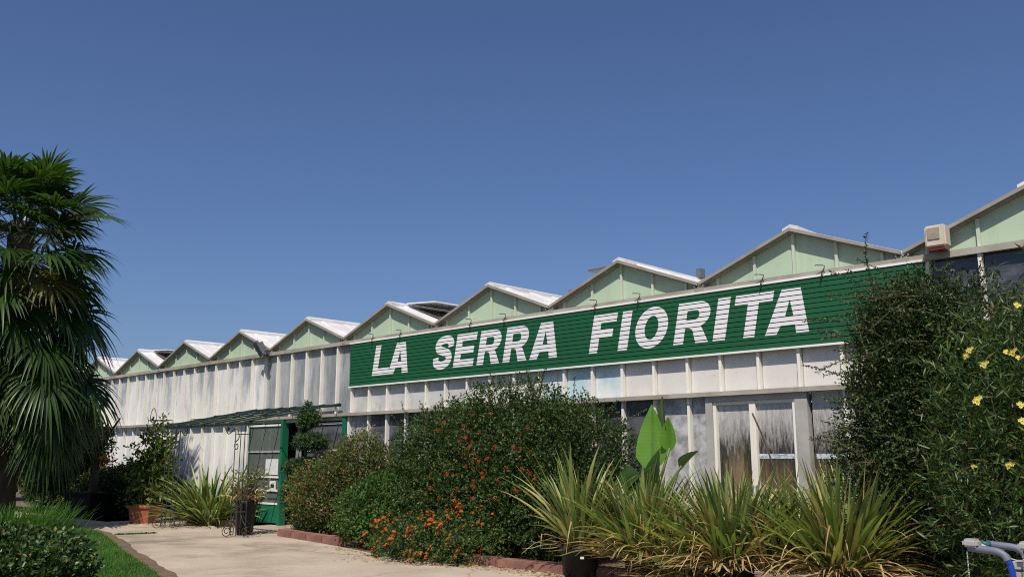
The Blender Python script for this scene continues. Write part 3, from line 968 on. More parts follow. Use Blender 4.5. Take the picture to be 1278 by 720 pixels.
def leaves(name, P, T, L, Wd, m, parent, fold=0.25, mi=None, up_bias=0.6):
    """one folded pointed leaf (two triangles, an own island) per point"""
    n = len(P)
    T = unit(T)
    ref = rng.normal(size=(n, 3)) * 0.7 + np.array([0, 0, up_bias])
    B = unit(np.cross(T, ref))
    N = np.cross(B, T)
    L = np.broadcast_to(L, (n,))[:, None]
    Wd = np.broadcast_to(Wd, (n,))[:, None]
    base, tip = P, P + T * L
    mid = P + T * L * 0.45
    a = mid + B * Wd / 2 + N * Wd * fold
    b = mid - B * Wd / 2 + N * Wd * fold
    V = np.stack([base, a, tip, b], 1).reshape(-1, 3)
    i = np.arange(n)[:, None] * 4
    Fc = np.concatenate([i + [0, 1, 2], i + [0, 2, 3]], 1).reshape(-1, 3)
    return rawobj(name, V, Fc, m, parent, None if mi is None else np.repeat(mi, 2))

def lump(P, seed, k=2.2, amp=0.16):
    r = np.random.default_rng(seed)
    out = np.zeros(len(P))
    for f in (1, 1.9, 3.3):
        v = r.normal(size=(3, 3)) * k * f
        out += np.sin(P @ v[0] + r.random() * 6) * np.sin(P @ v[1] + r.random() * 6) / f
    return amp * out

def cloud(blobs, n, seed, shell=0.5, amp=0.16, zmin=0.02):
    bl = np.array(blobs, float)
    vol = (bl[:, 3] * bl[:, 4] * bl[:, 5]) ** 0.75
    idx = rng.choice(len(bl), size=n, p=vol / vol.sum())
    d = unit(rng.normal(size=(n, 3)))
    r = 1 - shell * rng.random(n) ** 1.6
    c, rad = bl[idx, :3], bl[idx, 3:6]
    sc = 1 + lump(c + d * rad, seed, 2.2, amp)
    P = c + d * rad * (r * sc)[:, None]
    O = unit(d / rad)
    ok = P[:, 2] > zmin
    return P[ok], O[ok]

def stems(name, lines, m, parent, r0=0.012, r1=0.004, seg=5):
    bm = bmesh.new()
    for pts in lines:
        k = len(pts)
        tube(bm, pts, [r0 + (r1 - r0) * i / (k - 1) for i in range(k)], seg, cap=False)
    return bmobj(name, bm, m, parent, True)

def twigged(P, O, tl, per, up=0.35, jitter=0.6):
    """leaf points strung along short twigs that start at P"""
    n = len(P)
    t = unit(O + rng.normal(size=(n, 3)) * jitter + np.array([0, 0, up]))
    ss = np.linspace(0.1, 1, per)
    LP, LT = [], []
    ln = tl * (0.6 + 0.8 * rng.random(n))
    for s_ in ss:
        p = P + t * (ln * s_)[:, None]
        p[:, 2] -= 0.15 * tl * s_ * s_
        LP.append(p + rng.normal(size=(n, 3)) * 0.006)
        LT.append(unit(t * 0.7 + unit(rng.normal(size=(n, 3))) * 0.9))
    return np.concatenate(LP), np.concatenate(LT)

def bush(root, blobs, twigs, per, tl, leaf, lw, m, seed, shell=0.5, amp=0.16, up=0.35, jitter=0.6, zmin=0.02, part='foliage', stem=True, base=(0, 0)):
    P, O = cloud(blobs, twigs, seed, shell, amp, zmin)
    LP, LT = twigged(P, O, tl, per, up, jitter)
    n = len(LP)
    o = leaves(part, LP, LT, leaf * (0.65 + 0.6 * rng.random(n)), lw * (0.7 + 0.5 * rng.random(n)), m, root)
    if stem:
        lines = []
        for _ in range(60):
            q = P[rng.integers(len(P))]
            b = Vector((base[0] + rng.normal() * 0.08 + q[0] * 0.35, base[1] + rng.normal() * 0.08 + q[1] * 0.35, 0))
            e = Vector(q)
            mid = b.lerp(e, 0.5) + Vector((0, 0, 0.18 * e.z))
            lines.append(smoothpath([b, mid, e], 4))
        stems('branches', lines, M['twig'], root, 0.014, 0.004)
    return P, O

def shoots(root, starts, dirs, lens, leaf, lw, m, part='shoots', droop=0.5, spacing=0.022):
    LP, LT, lines = [], [], []
    for p, d, ln in zip(starts, dirs, lens):
        pts = []
        q = Vector(p)
        dd = Vector(d).normalized()
        st = ln / 9
        for i in range(10):
            pts.append(q.copy())
            dd = (dd + Vector((rng.normal() * 0.06, rng.normal() * 0.06, -droop * 0.09))).normalized()
            q += dd * st
        lines.append(pts)
        n = int(ln / spacing)
        for i in range(n):
            f = i / n * 8.99
            k = int(f)
            a = pts[k].lerp(pts[k + 1], f - k)
            t = (pts[k + 1] - pts[k]).normalized()
            sd = Vector(rng.normal(size=3)).normalized()
            for _ in range(2):
                LP.append(a)
                LT.append(t * 0.6 + sd)
                sd = -sd
    LP, LT = np.array([tuple(p) for p in LP]), np.array([tuple(p) for p in LT])
    n = len(LP)
    leaves(part, LP, LT, leaf * (0.6 + 0.6 * rng.random(n)), lw * (0.7 + 0.5 * rng.random(n)), m, root)
    stems('shoot_stems', lines, M['twig'], root, 0.006, 0.002, 4)

def straps(name, n, m, parent, L=(0.8, 1.2), wd=0.05, tilt=(5, 45), bend=(10, 60), r0=0.1, z0=0.0, center=(0, 0), az=None, kink=0.0, seg=8):
    """sword leaves: folded strips arching outwards from the crown"""
    V, Fc = [], []
    for _ in range(n):
        a = rng.uniform(0, 2 * math.pi) if az is None else rng.uniform(*az)
        ln = rng.uniform(*L)
        t0 = R(rng.uniform(*tilt))
        bd = R(rng.uniform(*bend))
        kp = rng.uniform(0.35, 0.8)
        w0 = wd * rng.uniform(0.7, 1.25)
        rr = r0 * math.sqrt(rng.random())
        p = np.array([center[0] + rr * math.cos(a + rng.normal() * 0.6), center[1] + rr * math.sin(a + rng.normal() * 0.6), z0])
        e = np.array([math.cos(a), math.sin(a), 0])
        side = np.array([-math.sin(a), math.cos(a), 0])
        tw = rng.normal() * 0.35
        th = t0
        b0 = len(V)
        dl = ln / seg
        kinked = rng.random() < kink
        for i in range(seg + 1):
            f = i / seg
            dr = e * math.sin(th) + np.array([0, 0, 1]) * math.cos(th)
            nr = e * math.cos(th) - np.array([0, 0, 1]) * math.sin(th)
            sd = side * math.cos(tw * f) + nr * math.sin(tw * f)
            w = w0 * (0.55 + 0.9 * f if f < 0.5 else 1.0 * (1 - ((f - 0.5) / 0.5) ** 1.7))
            w = max(w, 0.004)
            fold = 0.35 * w
            V.extend([p + sd * w / 2 - nr * fold * 0, p + nr * fold, p - sd * w / 2])
            th += bd / seg * (0.4 + 1.2 * f)
            if kinked and abs(f - kp) < 0.5 / seg + 1e-6:
                th += R(rng.uniform(50, 100))
            if th > R(172):
                th = R(172)
            p = p + dr * dl
            if p[2] < 0.03:
                p[2] = 0.03
        for i in range(seg):
            q = b0 + i * 3
            Fc.append((q, q + 1, q + 4, q + 3))
            Fc.append((q + 1, q + 2, q + 5, q + 4))
    return rawobj(name, V, Fc, m, parent)

def pot_round(name, label, loc, r_top, r_bot, hh, m, group=None, lip=0.02):
    t = thing(name, label, 'pot', loc, rng.random(), group)
    bm = bmesh.new()
    lathe(bm, [(r_bot, 0), (r_bot + (r_top - r_bot) * 0.8, hh * 0.86), (r_top, hh * 0.865), (r_top + lip * 0.3, hh), (r_top - lip, hh), (r_top - lip * 1.6, hh * 0.88)])
    bmobj('shell', bm, m, t, True)
    bm = bmesh.new()
    lathe(bm, [(r_top - lip * 1.7, hh * 0.875), (0.02, hh * 0.89)], close=True)
    bmobj('soil', bm, M['soil'], t)
    return t

# ------------------------------------------------------------------ fan palm at the left
def fan_frond(root, hub_base, azm, el, pet, fan, m, name='frond', droop=0.45, nseg=30, spread=125, roll=0.0):
    """petiole, then a costapalmate fan whose segment tips hang"""
    V, Fc = [], []
    ca, sa = math.cos(azm), math.sin(azm)
    out = np.array([ca, sa, 0.0])
    upv = np.array([0, 0, 1.0])
    side = np.array([-sa, ca, 0.0])
    # petiole
    p = np.array(hub_base, float)
    th = el
    N = 6
    for i in range(N + 1):
        d = out * math.cos(th) + upv * math.sin(th)
        w = 0.022 - 0.010 * i / N
        V.extend([p + side * w, p - side * w])
        if i:
            q = len(V) - 4
            Fc.append((q, q + 1, q + 3, q + 2))
        if i < N:
            p = p + d * pet / N
            th -= R(5)
    d = out * math.cos(th) + upv * math.sin(th)
    nrm = upv * math.cos(th) - out * math.sin(th)
    side2 = side * math.cos(roll) + nrm * math.sin(roll)
    nrm2 = nrm * math.cos(roll) - side * math.sin(roll)
    dth = 2 * R(spread) / nseg
    for j in range(nseg):
        a = -R(spread) + dth * (j + 0.5) + rng.normal() * 0.02
        ln = fan * (0.82 + 0.18 * math.cos(a * 0.8)) * rng.uniform(0.9, 1.08)
        dirn = d * math.cos(a) + side2 * math.sin(a) + nrm2 * (0.28 * abs(math.sin(a)))
        dirn = dirn / np.linalg.norm(dirn)
        perp = np.cross(dirn, nrm2)
        perp /= np.linalg.norm(perp)
        M_ = 6
        b0 = len(V)
        dr = droop * rng.uniform(0.6, 1.5)
        for i in range(M_ + 1):
            f = i / M_
            r = f * ln
            w = min(r * math.tan(dth / 2) * 1.15, fan * 0.55 * math.tan(dth / 2) * 1.15) * (1 if f < 0.5 else max(0.0, 1 - ((f - 0.5) / 0.5) ** 1.3)) + 0.0015
            q = p + dirn * r - upv * dr * ln * (f ** 2.6)
            V.extend([q + perp * w + nrm2 * w * 0.35, q, q - perp * w + nrm2 * w * 0.35])
        for i in range(M_):
            q = b0 + i * 3
            Fc.append((q, q + 1, q + 4, q + 3))
            Fc.append((q + 1, q + 2, q + 5, q + 4))
    return rawobj(name, V, Fc, m, root)

PB = (-11.95, 21.2, 0.03)
PT = thing('fan_palm', 'tall fan palm with drooping fronds and brown dead skirt on the lawn', 'palm tree', PB)
bm = bmesh.new()
zs = np.linspace(-0.1, 7.2, 36)
tube(bm, [(0.05 * math.sin(z), 0.04 * math.cos(z * 1.3), z) for z in zs], [0.42 - 0.022 * z + 0.022 * (i % 2) for i, z in enumerate(zs)], 18)
bmobj('trunk', bm, M['bark'], PT, True)
GA = 2.39996
for i in range(92):
    f = i / 91
    el = R(84 - 112 * f ** 0.9 + rng.normal() * 7)
    z = 7.35 - 2.5 * f
    fan_frond(PT, (0.15 * math.cos(i * GA), 0.15 * math.sin(i * GA), z), i * GA + rng.normal() * 0.12, el,
              rng.uniform(0.85, 1.5) * (0.8 if f < 0.12 else 1), rng.uniform(0.98, 1.22), M['palm'] if (i % 15 or f < 0.3) else M['palmyellow'],
              'frond', 0.22 + 0.38 * f, 34, 128, rng.normal() * 0.3)
for i in range(34):
    f = i / 33
    a = i * GA + 0.5
    el = R(-8 - 45 * rng.random())
    fan_frond(PT, (0.22 * math.cos(a), 0.22 * math.sin(a), 5.2 - 1.7 * f), a, el, rng.uniform(0.9, 1.5), rng.uniform(0.85, 1.1),
              M['palm'], 'frond', 0.6, 32, 120, rng.normal() * 0.3)
for i in range(12):
    a = -0.75 + 0.11 * i + rng.normal() * 0.1
    fan_frond(PT, (0.25 * math.cos(a), 0.25 * math.sin(a), 4.75 - 1.3 * rng.random()), a, R(-8 - 30 * rng.random()), rng.uniform(1.25, 1.75), rng.uniform(0.95, 1.15),
              M['palm'], 'frond', 0.65, 32, 115, rng.normal() * 0.4)
for i in range(28):
    f = i / 27
    a = i * GA + 1.1
    fan_frond(PT, (0.34 * math.cos(a), 0.34 * math.sin(a), 4.9 - 2.7 * f), a, R(-66 - 16 * rng.random()), rng.uniform(0.4, 0.7), rng.uniform(0.6, 0.85),
              M['palmdead'] if i % 3 else M['palm'], 'dead_frond' if i % 3 else 'frond', 0.35, 20, 70, rng.normal() * 0.4)

# ------------------------------------------------------------------ left foreground: round bush, tall grass
LB = thing('round_shrub', 'low rounded glossy-leaved shrub on the lawn in the left foreground', 'shrub', (-5.95, 11.1, 0.03))
bush(LB, [(0, 0, 0.28, 0.90, 0.85, 0.40), (-0.5, 0.2, 0.32, 0.65, 0.65, 0.42), (0.32, -0.1, 0.24, 0.55, 0.55, 0.32)], 4200, 5, 0.12, 0.075, 0.045, M['box'], 3, 0.45, 0.09, 0.5)
TG = thing('grass_clump', 'clump of tall soft grass at the foot of the palm', 'grass clump', (-10.2, 18.6, 0.03))
straps('blades', 1500, M['tallgrass'], TG, (0.35, 0.8), 0.012, (3, 40), (20, 70), 1.1, 0.0, seg=4)

# ------------------------------------------------------------------ lawn grass (uncountable)
def inpoly(P, poly):
    x, y = P[:, 0], P[:, 1]
    ins = np.zeros(len(P), bool)
    n = len(poly)
    for i in range(n):
        (x0, y0), (x1, y1) = poly[i], poly[(i + 1) % n]
        c = ((y0 > y) != (y1 > y)) & (x < (x1 - x0) * (y - y0) / (y1 - y0 + 1e-12) + x0)
        ins ^= c
    return ins
poly = [(p.x, p.y) for p in le3] + [(-60, -10), (-60, 29.0)]
C1 = np.stack([rng.uniform(-12, -4.0, 150000), rng.uniform(10, 23, 150000)], 1)
C1 = C1[inpoly(C1, poly)]
far_ = np.random.default_rng(1).random(len(C1)) < np.clip((C1[:, 0] + 12) / 5.0, 0.15, 1)
C1 = C1[far_]
n = len(C1)
P = np.concatenate([C1, np.full((n, 1), 0.028)], 1)
T = unit(np.stack([rng.normal(size=n) * 0.45, rng.normal(size=n) * 0.45, np.ones(n)], 1))
go = leaves('grass', P, T, 0.03 + 0.04 * rng.random(n), 0.008, M['grass'], None, 0.2)
go['kind'] = 'stuff'
# ragged weeds along a crack in the concrete
n = 900
tt = rng.random(n)
P = np.stack([-8.45 + 0.72 * tt, 19.72 + 0.42 * tt + rng.normal(size=n) * 0.02, np.zeros(n)], 1)
wd_ = leaves('weeds', P, unit(rng.normal(size=(n, 3)) * 0.6 + [0, 0, 1]), 0.02 + 0.03 * rng.random(n), 0.01, M['tallgrass'], None)
wd_['kind'] = 'stuff'

# fallen leaves swept up along the bed and under the flaxes
LPp = []
for (a0, w0), (a1, w1), k in (((-14.3, 2.2), (-12.2, 2.75), 90), ((-12.4, 3.1), (-10.2, 2.5), 120), ((-10.4, 2.3), (-6.5, 2.6), 420), ((-20.0, 1.2), (-17.2, 1.9), 60), ((-23, 2.2), (-20, 1.7), 120)):
    for _ in range(k):
        q = rng.random()
        LPp.append(Lw(a0 + (a1 - a0) * q, w0 + (w1 - w0) * q + abs(rng.normal()) * 0.22, 0.008 + 0.012 * rng.random()))
n = len(LPp)
fl_ = leaves('fallen_leaves', np.array(LPp), rng.normal(size=(n, 3)) * [1, 1, 0.12], 0.04 + 0.06 * rng.random(n), 0.03, M['flaxdry'], None, 0.1, None, 2.5)
fl_['kind'] = 'stuff'

# ------------------------------------------------------------------ left middle: dark planter tree, red pot with vine, trellis, flax
DP = thing('planter', 'large black square planter in the shade behind the palm', 'planter', (-11.6, 25.5, 0), ROT + 0.2)
bm = bmesh.new()
prism(bm, [(-0.52, 0), (0.52, 0), (0.62, 0.62), (-0.62, 0.62)], -0.5, 0.5)
bmobj('shell', bm, M['black'], DP)
bm = bmesh.new()
box(bm, -0.66, 0.66, -0.55, 0.55, 0.62, 0.68)
bmobj('rim', bm, M['black'], DP)
DT = thing('planter_tree', 'dark leafy young tree standing in the black planter', 'tree', (-11.65, 25.5, 0.6))
bm = bmesh.new()
tube(bm, smoothpath([(0, 0, 0), (0.03, 0, 0.6), (-0.02, 0.02, 1.2), (0.05, 0, 1.9)], 4), [0.13 - 0.006 * i for i in range(13)], 10)
tube(bm, [(0, 0, 1.1), (0.4, -0.1, 1.7), (0.7, -0.2, 2.1)], [0.06, 0.04, 0.02], 8)
tube(bm, [(0, 0, 1.2), (-0.5, 0.1, 1.7), (-0.8, 0.2, 2.2)], [0.06, 0.04, 0.02], 8)
bmobj('trunk', bm, M['bark'], DT, True)
bush(DT, [(-0.4, 0, 1.35, 0.6, 0.6, 0.5), (-1.0, 0.2, 1.5, 0.7, 0.7, 0.7), (-1.4, 0.3, 0.8, 0.7, 0.6, 0.8)], 3000, 6, 0.25, 0.13, 0.05, M['shrubdark'], 5, 0.8, 0.2, 0.0, stem=False, part='crown')
n = 16
leaves('dry_leaves', rng.normal(size=(n, 3)) * [0.10, 0.08, 0.05] + [0.42, -0.45, 0.95], rng.normal(size=(n, 3)) * 0.6 + [0.8, 0, 0.1], 0.26, 0.09, M['dryorange'], DT)

YS = thing('spiky_shrub', 'dark spiky-leaved shrub in shade beside the black planter', 'shrub', (-9.75, 25.4, 0))
straps('leaves', 130, M['shrubdark'], YS, (0.6, 1.15), 0.05, (10, 80), (15, 60), 0.3, 0.15)
bush(YS, [(0, 0, 0.5, 0.8, 0.6, 0.55), (-0.7, 0.4, 0.7, 0.7, 0.6, 0.65)], 2600, 5, 0.2, 0.12, 0.05, M['shrubdark'], 8, 0.9, 0.2, stem=False, part='undergrowth')
HB = thing('dark_hedge_shrub', 'dense dark shrub against the white glazing behind the palm', 'shrub', Lw(-27.6, 1.0), ROT)
bush(HB, [(0, 0, 0.6, 1.5, 0.6, 0.7), (-2.2, 0, 0.7, 1.6, 0.6, 0.8), (-4.4, 0, 0.9, 1.6, 0.7, 1.0), (1.6, -0.1, 0.6, 1.2, 0.5, 0.75)], 9000, 5, 0.22, 0.11, 0.045, M['shrubdark'], 9, 0.6, 0.2, stem=True)

RP = thing('red_pot', 'square terracotta red planter beside the flax, holding the climbing vine', 'pot', (-9.28, 23.35, 0), ROT + 0.55)
bm = bmesh.new()
def frus(bm, b, t_, z0, z1):
    v = [bm.verts.new((sx * q, sy * q, z)) for q, z in ((b, z0), (t_, z1)) for sx, sy in ((-1, -1), (1, -1), (1, 1), (-1, 1))]
    for f in ((0, 3, 2, 1), (4, 5, 6, 7), (0, 1, 5, 4), (1, 2, 6, 5), (2, 3, 7, 6), (3, 0, 4, 7)):
        bm.faces.new([v[i] for i in f])
frus(bm, 0.25, 0.29, 0, 0.36)
bmobj('shell', bm, M['terracotta'], RP)
bm = bmesh.new()
frus(bm, 0.325, 0.335, 0.361, 0.43)
bmesh.ops.bevel(bm, geom=bm.edges[:], offset=0.012, segments=1, affect='EDGES')
bmobj('rim', bm, M['terracotta'], RP)
VN = thing('climbing_vine', 'climbing vine with yellow-green lower leaves in the red planter', 'plant', (-9.25, 23.4, 0.40))
bush(VN, [(0, 0, 0.45, 0.5, 0.42, 0.5), (0.05, 0, 1.0, 0.5, 0.4, 0.5), (0.1, 0, 1.6, 0.30, 0.28, 0.5), (0.25, 0.05, 1.2, 0.35, 0.3, 0.4)], 480, 5, 0.22, 0.12, 0.07, M['vine'], 12, 0.9, 0.2, 0.3)
shoots(VN, [(0.1, 0, 1.6), (0.0, 0, 1.5), (0.3, 0, 1.4), (-0.2, 0, 1.3)], [(0.1, 0, 1), (-0.3, 0, 1), (0.5, 0, 0.8), (-0.8, 0, 0.6)], [0.75, 0.6, 0.6, 0.6], 0.10, 0.06, M['vine'], 'tendrils', 0.6, 0.05)

OB = thing('obelisk_trellis', 'thin iron obelisk trellis with an arched top round the vine', 'trellis', (-9.02, 23.25, 0), ROT)
bm = bmesh.new()
tops = []
for sx in (-1, 1):
    for sy in (-1, 1):
        tube(bm, [(sx * 0.38, sy * 0.3, 0), (sx * 0.27, sy * 0.2, 2.55)], 0.009, 6)
for sy in (-1, 1):
    tube(bm, [(-0.27, sy * 0.2, 2.55), (0.27, sy * 0.2, 2.55)], 0.010, 6)
    tube(bm, [(-0.33, sy * 0.25, 1.3), (0.33, sy * 0.25, 1.3)], 0.007, 6)
for sx in (-1, 1):
    tube(bm, [(sx * 0.27, -0.2, 2.55), (sx * 0.27, 0.2, 2.55)], 0.010, 6)
tube(bm, [(-0.17 * math.cos(R(a)), -0.2, 2.55 + 0.30 * math.sin(R(a))) for a in range(0, 181, 15)], 0.010, 6)
tube(bm, [(-0.27, -0.2, 2.55), (-0.33, -0.2, 2.63)], 0.010, 6)
bmobj('frame', bm, M['iron'], OB)

FX = thing('flax_plant', 'broad flax clump by the entrance between the iron columns', 'flax plant', (-7.45, 22.7, 0.0), 0, 'flax plants')
straps('leaves', 190, M['flax'], FX, (0.9, 1.75), 0.066, (3, 70), (10, 70), 0.34, 0.02)
straps('leaves', 75, M['flaxyellow'], FX, (0.8, 1.5), 0.06, (20, 75), (15, 70), 0.3, 0.02)
straps('dry_leaves', 26, M['flaxdry'], FX, (0.6, 1.2), 0.045, (50, 85), (20, 60), 0.3, 0.05)

def edging(pts, wdt, hgt, m, label, cat, name, group):
    for i, (a, b) in enumerate(pts):
        a, b = Vector(a), Vector(b)
        ln = (b - a).length
        c = (a + b) / 2
        t = bmesh.new()
        box(t, -ln / 2 + 0.006, ln / 2 - 0.006, -wdt / 2, wdt / 2, -0.03, hgt * (1 + 0.06 * math.sin(i * 5.1)))
        bmesh.ops.bevel(t, geom=t.edges[:], offset=0.018, segments=2, affect='EDGES')
        o = bmobj(name, t, m)
        o.location = (c.x, c.y, 0)
        o.rotation_euler = (0, 0, math.atan2(b.y - a.y, b.x - a.x))
        o['label'] = label
        o['category'] = cat
        o['group'] = group
def run(p, q, k):
    p, q = Vector(Lw(*p)), Vector(Lw(*q))
    return [(p.lerp(q, i / k), p.lerp(q, (i + 1) / k)) for i in range(k)]
edging(run((-22.2, 1.15), (-20.0, 1.05), 4), 0.2, 0.13, M['stone'], 'tan edging stone under the flax clump by the entrance', 'edging stone', 'edging_stone', 'edging stones by the entrance')
edging(run((-17.1, 1.62), (-14.35, 2.0), 4), 0.24, 0.14, M['brick'], 'reddish kerb block before the low bush right of the entrance', 'kerb block', 'kerb_block', 'kerb blocks right of the entrance')
edging(run((-10.6, 2.35), (-6.4, 2.1), 6), 0.24, 0.13, M['brick'], 'reddish kerb block along the bed under the berry shrub', 'kerb block', 'kerb_block', 'kerb blocks along the front bed')

pot_round('tall_pot', 'tall black plastic pot standing by the iron column', (-5.72, 19.8, 0), 0.24, 0.165, 0.72, M['black_plastic'])
DRY = thing('withered_plant', 'half withered yellow-brown plant in the tall black pot', 'plant', (-5.72, 19.8, 0.62))
straps('leaves', 34, M['flaxdry'], DRY, (0.35, 0.85), 0.035, (3, 50), (30, 120), 0.1, 0.0, kink=0.4)
bush(DRY, [(0, 0, 0.4, 0.32, 0.3, 0.35)], 110, 4, 0.2, 0.10, 0.035, M['flaxyellow'], 18, 0.9, 0.1)

# ------------------------------------------------------------------ topiary and shrubs right of the door
TP = Lw(-17.85, 0.62)
pot_round('topiary_pot', 'black pot at the door holding the clipped topiary', (TP[0], TP[1], 0), 0.27, 0.2, 0.42, M['black_plastic'])
TO = thing('topiary', 'clipped juniper topiary of stacked balls on one stem at the door', 'topiary', (TP[0], TP[1], 0.36))
bm = bmesh.new()
tube(bm, smoothpath([(0, 0, 0), (0.03, 0, 0.8), (-0.02, 0, 1.5), (0.02, 0, 2.2)], 4), [0.035] * 13, 8)
bmobj('stem', bm, M['bark'], TO, True)
for bl, tw in (([(0.02, 0, 2.14, 0.19, 0.19, 0.17), (0.0, 0, 2.36, 0.06, 0.06, 0.10)], 1000),
               ([(0.05, 0, 1.62, 0.33, 0.33, 0.12), (0.2, 0, 1.58, 0.22, 0.22, 0.10)], 1300),
               ([(0, 0.0, 1.06, 0.34, 0.34, 0.10), (-0.22, 0, 1.02, 0.20, 0.20, 0.09)], 1250),
               ([(-0.1, 0, 0.42, 0.38, 0.36, 0.22), (-0.25, 0, 0.6, 0.16, 0.16, 0.12)], 1500)):
    bush(TO, bl, tw, 6, 0.10, 0.06, 0.022, M['juniper'], int(tw), 0.5, 0.14, 0.25, 0.5, part='leaf_ball', stem=False)

TPOT = pot_round('doorway_pot', 'small terracotta pot inside the open doorway', Lw(-19.35, -0.35), 0.2, 0.14, 0.62, M['terracotta'])

RS = thing('bronze_shrub', 'loose bronze-green shrub with pinkish tips beside the topiary', 'shrub', Lw(-15.9, 0.95), ROT)
blR = [(0.0, 0, 0.85, 1.35, 0.75, 0.72), (0.6, 0, 1.35, 0.85, 0.6, 0.72), (-0.7, -0.1, 0.8, 0.85, 0.6, 0.65)]
P, O = bush(RS, blR, 6500, 6, 0.20, 0.062, 0.028, M['redshrub'], 21, 0.6, 0.2, 0.5, 0.6)
sel = rng.choice(len(P), 850, replace=False)
LP, LT = twigged(P[sel] + O[sel] * 0.10, O[sel], 0.12, 3, 0.6)
leaves('pink_tips', LP, LT, 0.06, 0.026, M['pinktip'], RS)['kind'] = 'stuff'

LO = thing('low_round_bush', 'small rounded grey-green bush behind the red kerb blocks', 'bush', Lw(-16.5, 1.15), ROT)
bush(LO, [(0, 0, 0.28, 0.62, 0.42, 0.30)], 1300, 6, 0.10, 0.035, 0.013, M['greygreen'], 23, 0.4, 0.1, 0.5)

GB = thing('leafy_green_bush', 'fresh green leafy bush between the bronze shrub and the berry shrub', 'bush', Lw(-13.75, 1.65), ROT)
bush(GB, [(0, 0, 0.55, 0.98, 0.6, 0.62), (0.2, 0, 0.85, 0.75, 0.5, 0.40), (0.5, -0.1, 0.4, 0.7, 0.5, 0.42)], 2500, 6, 0.15, 0.075, 0.04, M['bright'], 25, 0.5, 0.12, 0.5)

PY = thing('berry_shrub', 'tall dense shrub sprinkled with orange berries under the sign', 'shrub', Lw(-11.1, 1.05), ROT)
blP = [(-1.2, 0, 1.35, 1.5, 0.85, 1.25), (0.3, 0, 1.55, 1.5, 0.9, 1.28), (1.5, 0, 1.45, 1.15, 0.8, 1.15), (-0.6, -0.3, 0.8, 1.5, 0.9, 0.85),
       (1.1, -0.3, 0.8, 1.2, 0.8, 0.8), (-2.0, 0.1, 1.1, 0.9, 0.6, 0.95)]
P, O = bush(PY, blP, 19000, 7, 0.16, 0.056, 0.03, M['pyra'], 31, 0.4, 0.12, 0.5, 0.7)
st, di, le = [], [], []
for _ in range(75):
    x = rng.uniform(-2.4, 2.4)
    zt = 2.35 + 0.22 * math.sin(x * 1.3 + 0.6) - 0.06 * x * x * 0.5
    st.append((x, rng.uniform(-0.5, 0.4), zt - 0.15))
    di.append((rng.normal() * 0.45 + 0.1, rng.normal() * 0.35 - 0.1, 1))
    le.append(rng.uniform(0.35, 0.85))
shoots(PY, st, di, le, 0.045, 0.022, M['pyra'])
# berry clusters on the sunny side
protoV, protoF = [], []
bm = bmesh.new()
for _ in range(16):
    bmesh.ops.create_icosphere(bm, subdivisions=1, radius=0.011, matrix=Matrix.Translation(rng.normal(size=3) * np.array([0.035, 0.025, 0.022])))
bme = bpy.data.meshes.new('berry_cluster')
bm.to_mesh(bme)
bm.free()
bme.materials.append(M['orange'])
cand = [(p, q) for p, q in zip(P, O) if q[1] < -0.35]
spots = [(float(np.clip(rng.normal() * 0.62 + 0.55, -1.4, 1.7)), float(np.clip(rng.normal() * 0.42 + 1.5, 0.6, 2.25))) for _ in range(74)]
cp = np.array([p for p, _ in cand]); co_ = np.array([q for _, q in cand])
for sx, sz in spots:
    near = np.where((abs(cp[:, 0] - sx) < 0.15) & (abs(cp[:, 2] - sz) < 0.15))[0]
    if len(near) == 0:
        continue
    j = near[np.argmin(cp[near, 1])]
    b = bpy.data.objects.new('berry_cluster', bme)
    COL.objects.link(b)
    b.parent = PY
    b.location = Vector(cp[j]) + Vector(co_[j]) * 0.13 + Vector((0, 0, 0.03))
    b.rotation_euler = tuple(rng.uniform(-1, 1, 3))
    b.scale = (0.42 + 0.35 * rng.random(),) * 3

LA = thing('lantana', 'low spreading bush dotted with orange flower heads at the path edge', 'bush', Lw(-11.4, 2.5), ROT)
blL = [(0, -0.05, 0.22, 1.15, 0.58, 0.34), (0.3, 0.2, 0.40, 0.9, 0.5, 0.32), (-0.5, 0.1, 0.25, 0.8, 0.5, 0.28), (0.9, 0.1, 0.25, 0.5, 0.5, 0.3)]
P, O = bush(LA, blL, 2400, 5, 0.13, 0.055, 0.032, M['lantana'], 37, 0.5, 0.15, 0.5)
fm_P, fm_T = [], []
fP = unit(rng.normal(size=(26, 3)) + [0, 0, 1.0])
fP[:, 2] = abs(fP[:, 2])
bm = bmesh.new()
for v, oo in [(v, (0, 0, 0)) for v in fP] + [(v, (0.07, -0.02, 0.02)) for v in fP[:14]] + [(v, (-0.04, -0.03, -0.06)) for v in fP[5:20]]:
    c = Vector(v) * 0.024 + Vector(oo)
    t = Vector(v).orthogonal().normalized() * 0.011
    u = Vector(v).cross(t).normalized() * 0.011
    bm.faces.new([bm.verts.new(c + t), bm.verts.new(c + u), bm.verts.new(c - t), bm.verts.new(c - u)])
fme = bpy.data.meshes.new('flower_head')
bm.to_mesh(fme)
bm.free()
fme.materials.append(M['orangeflower'])
cand = np.where((O[:, 1] < 0.1) | (O[:, 2] > 0.4))[0]
for j in rng.choice(cand, 96, replace=False):
    b = bpy.data.objects.new('flower_head', fme)
    COL.objects.link(b)
    b.parent = LA
    b.location = Vector(P[j]) + Vector(O[j]) * 0.16 + Vector((0, 0, 0.035))
    b.rotation_euler = tuple(rng.uniform(-0.6, 0.6, 3))
    b.scale = (0.75 + 0.65 * rng.random(),) * 3

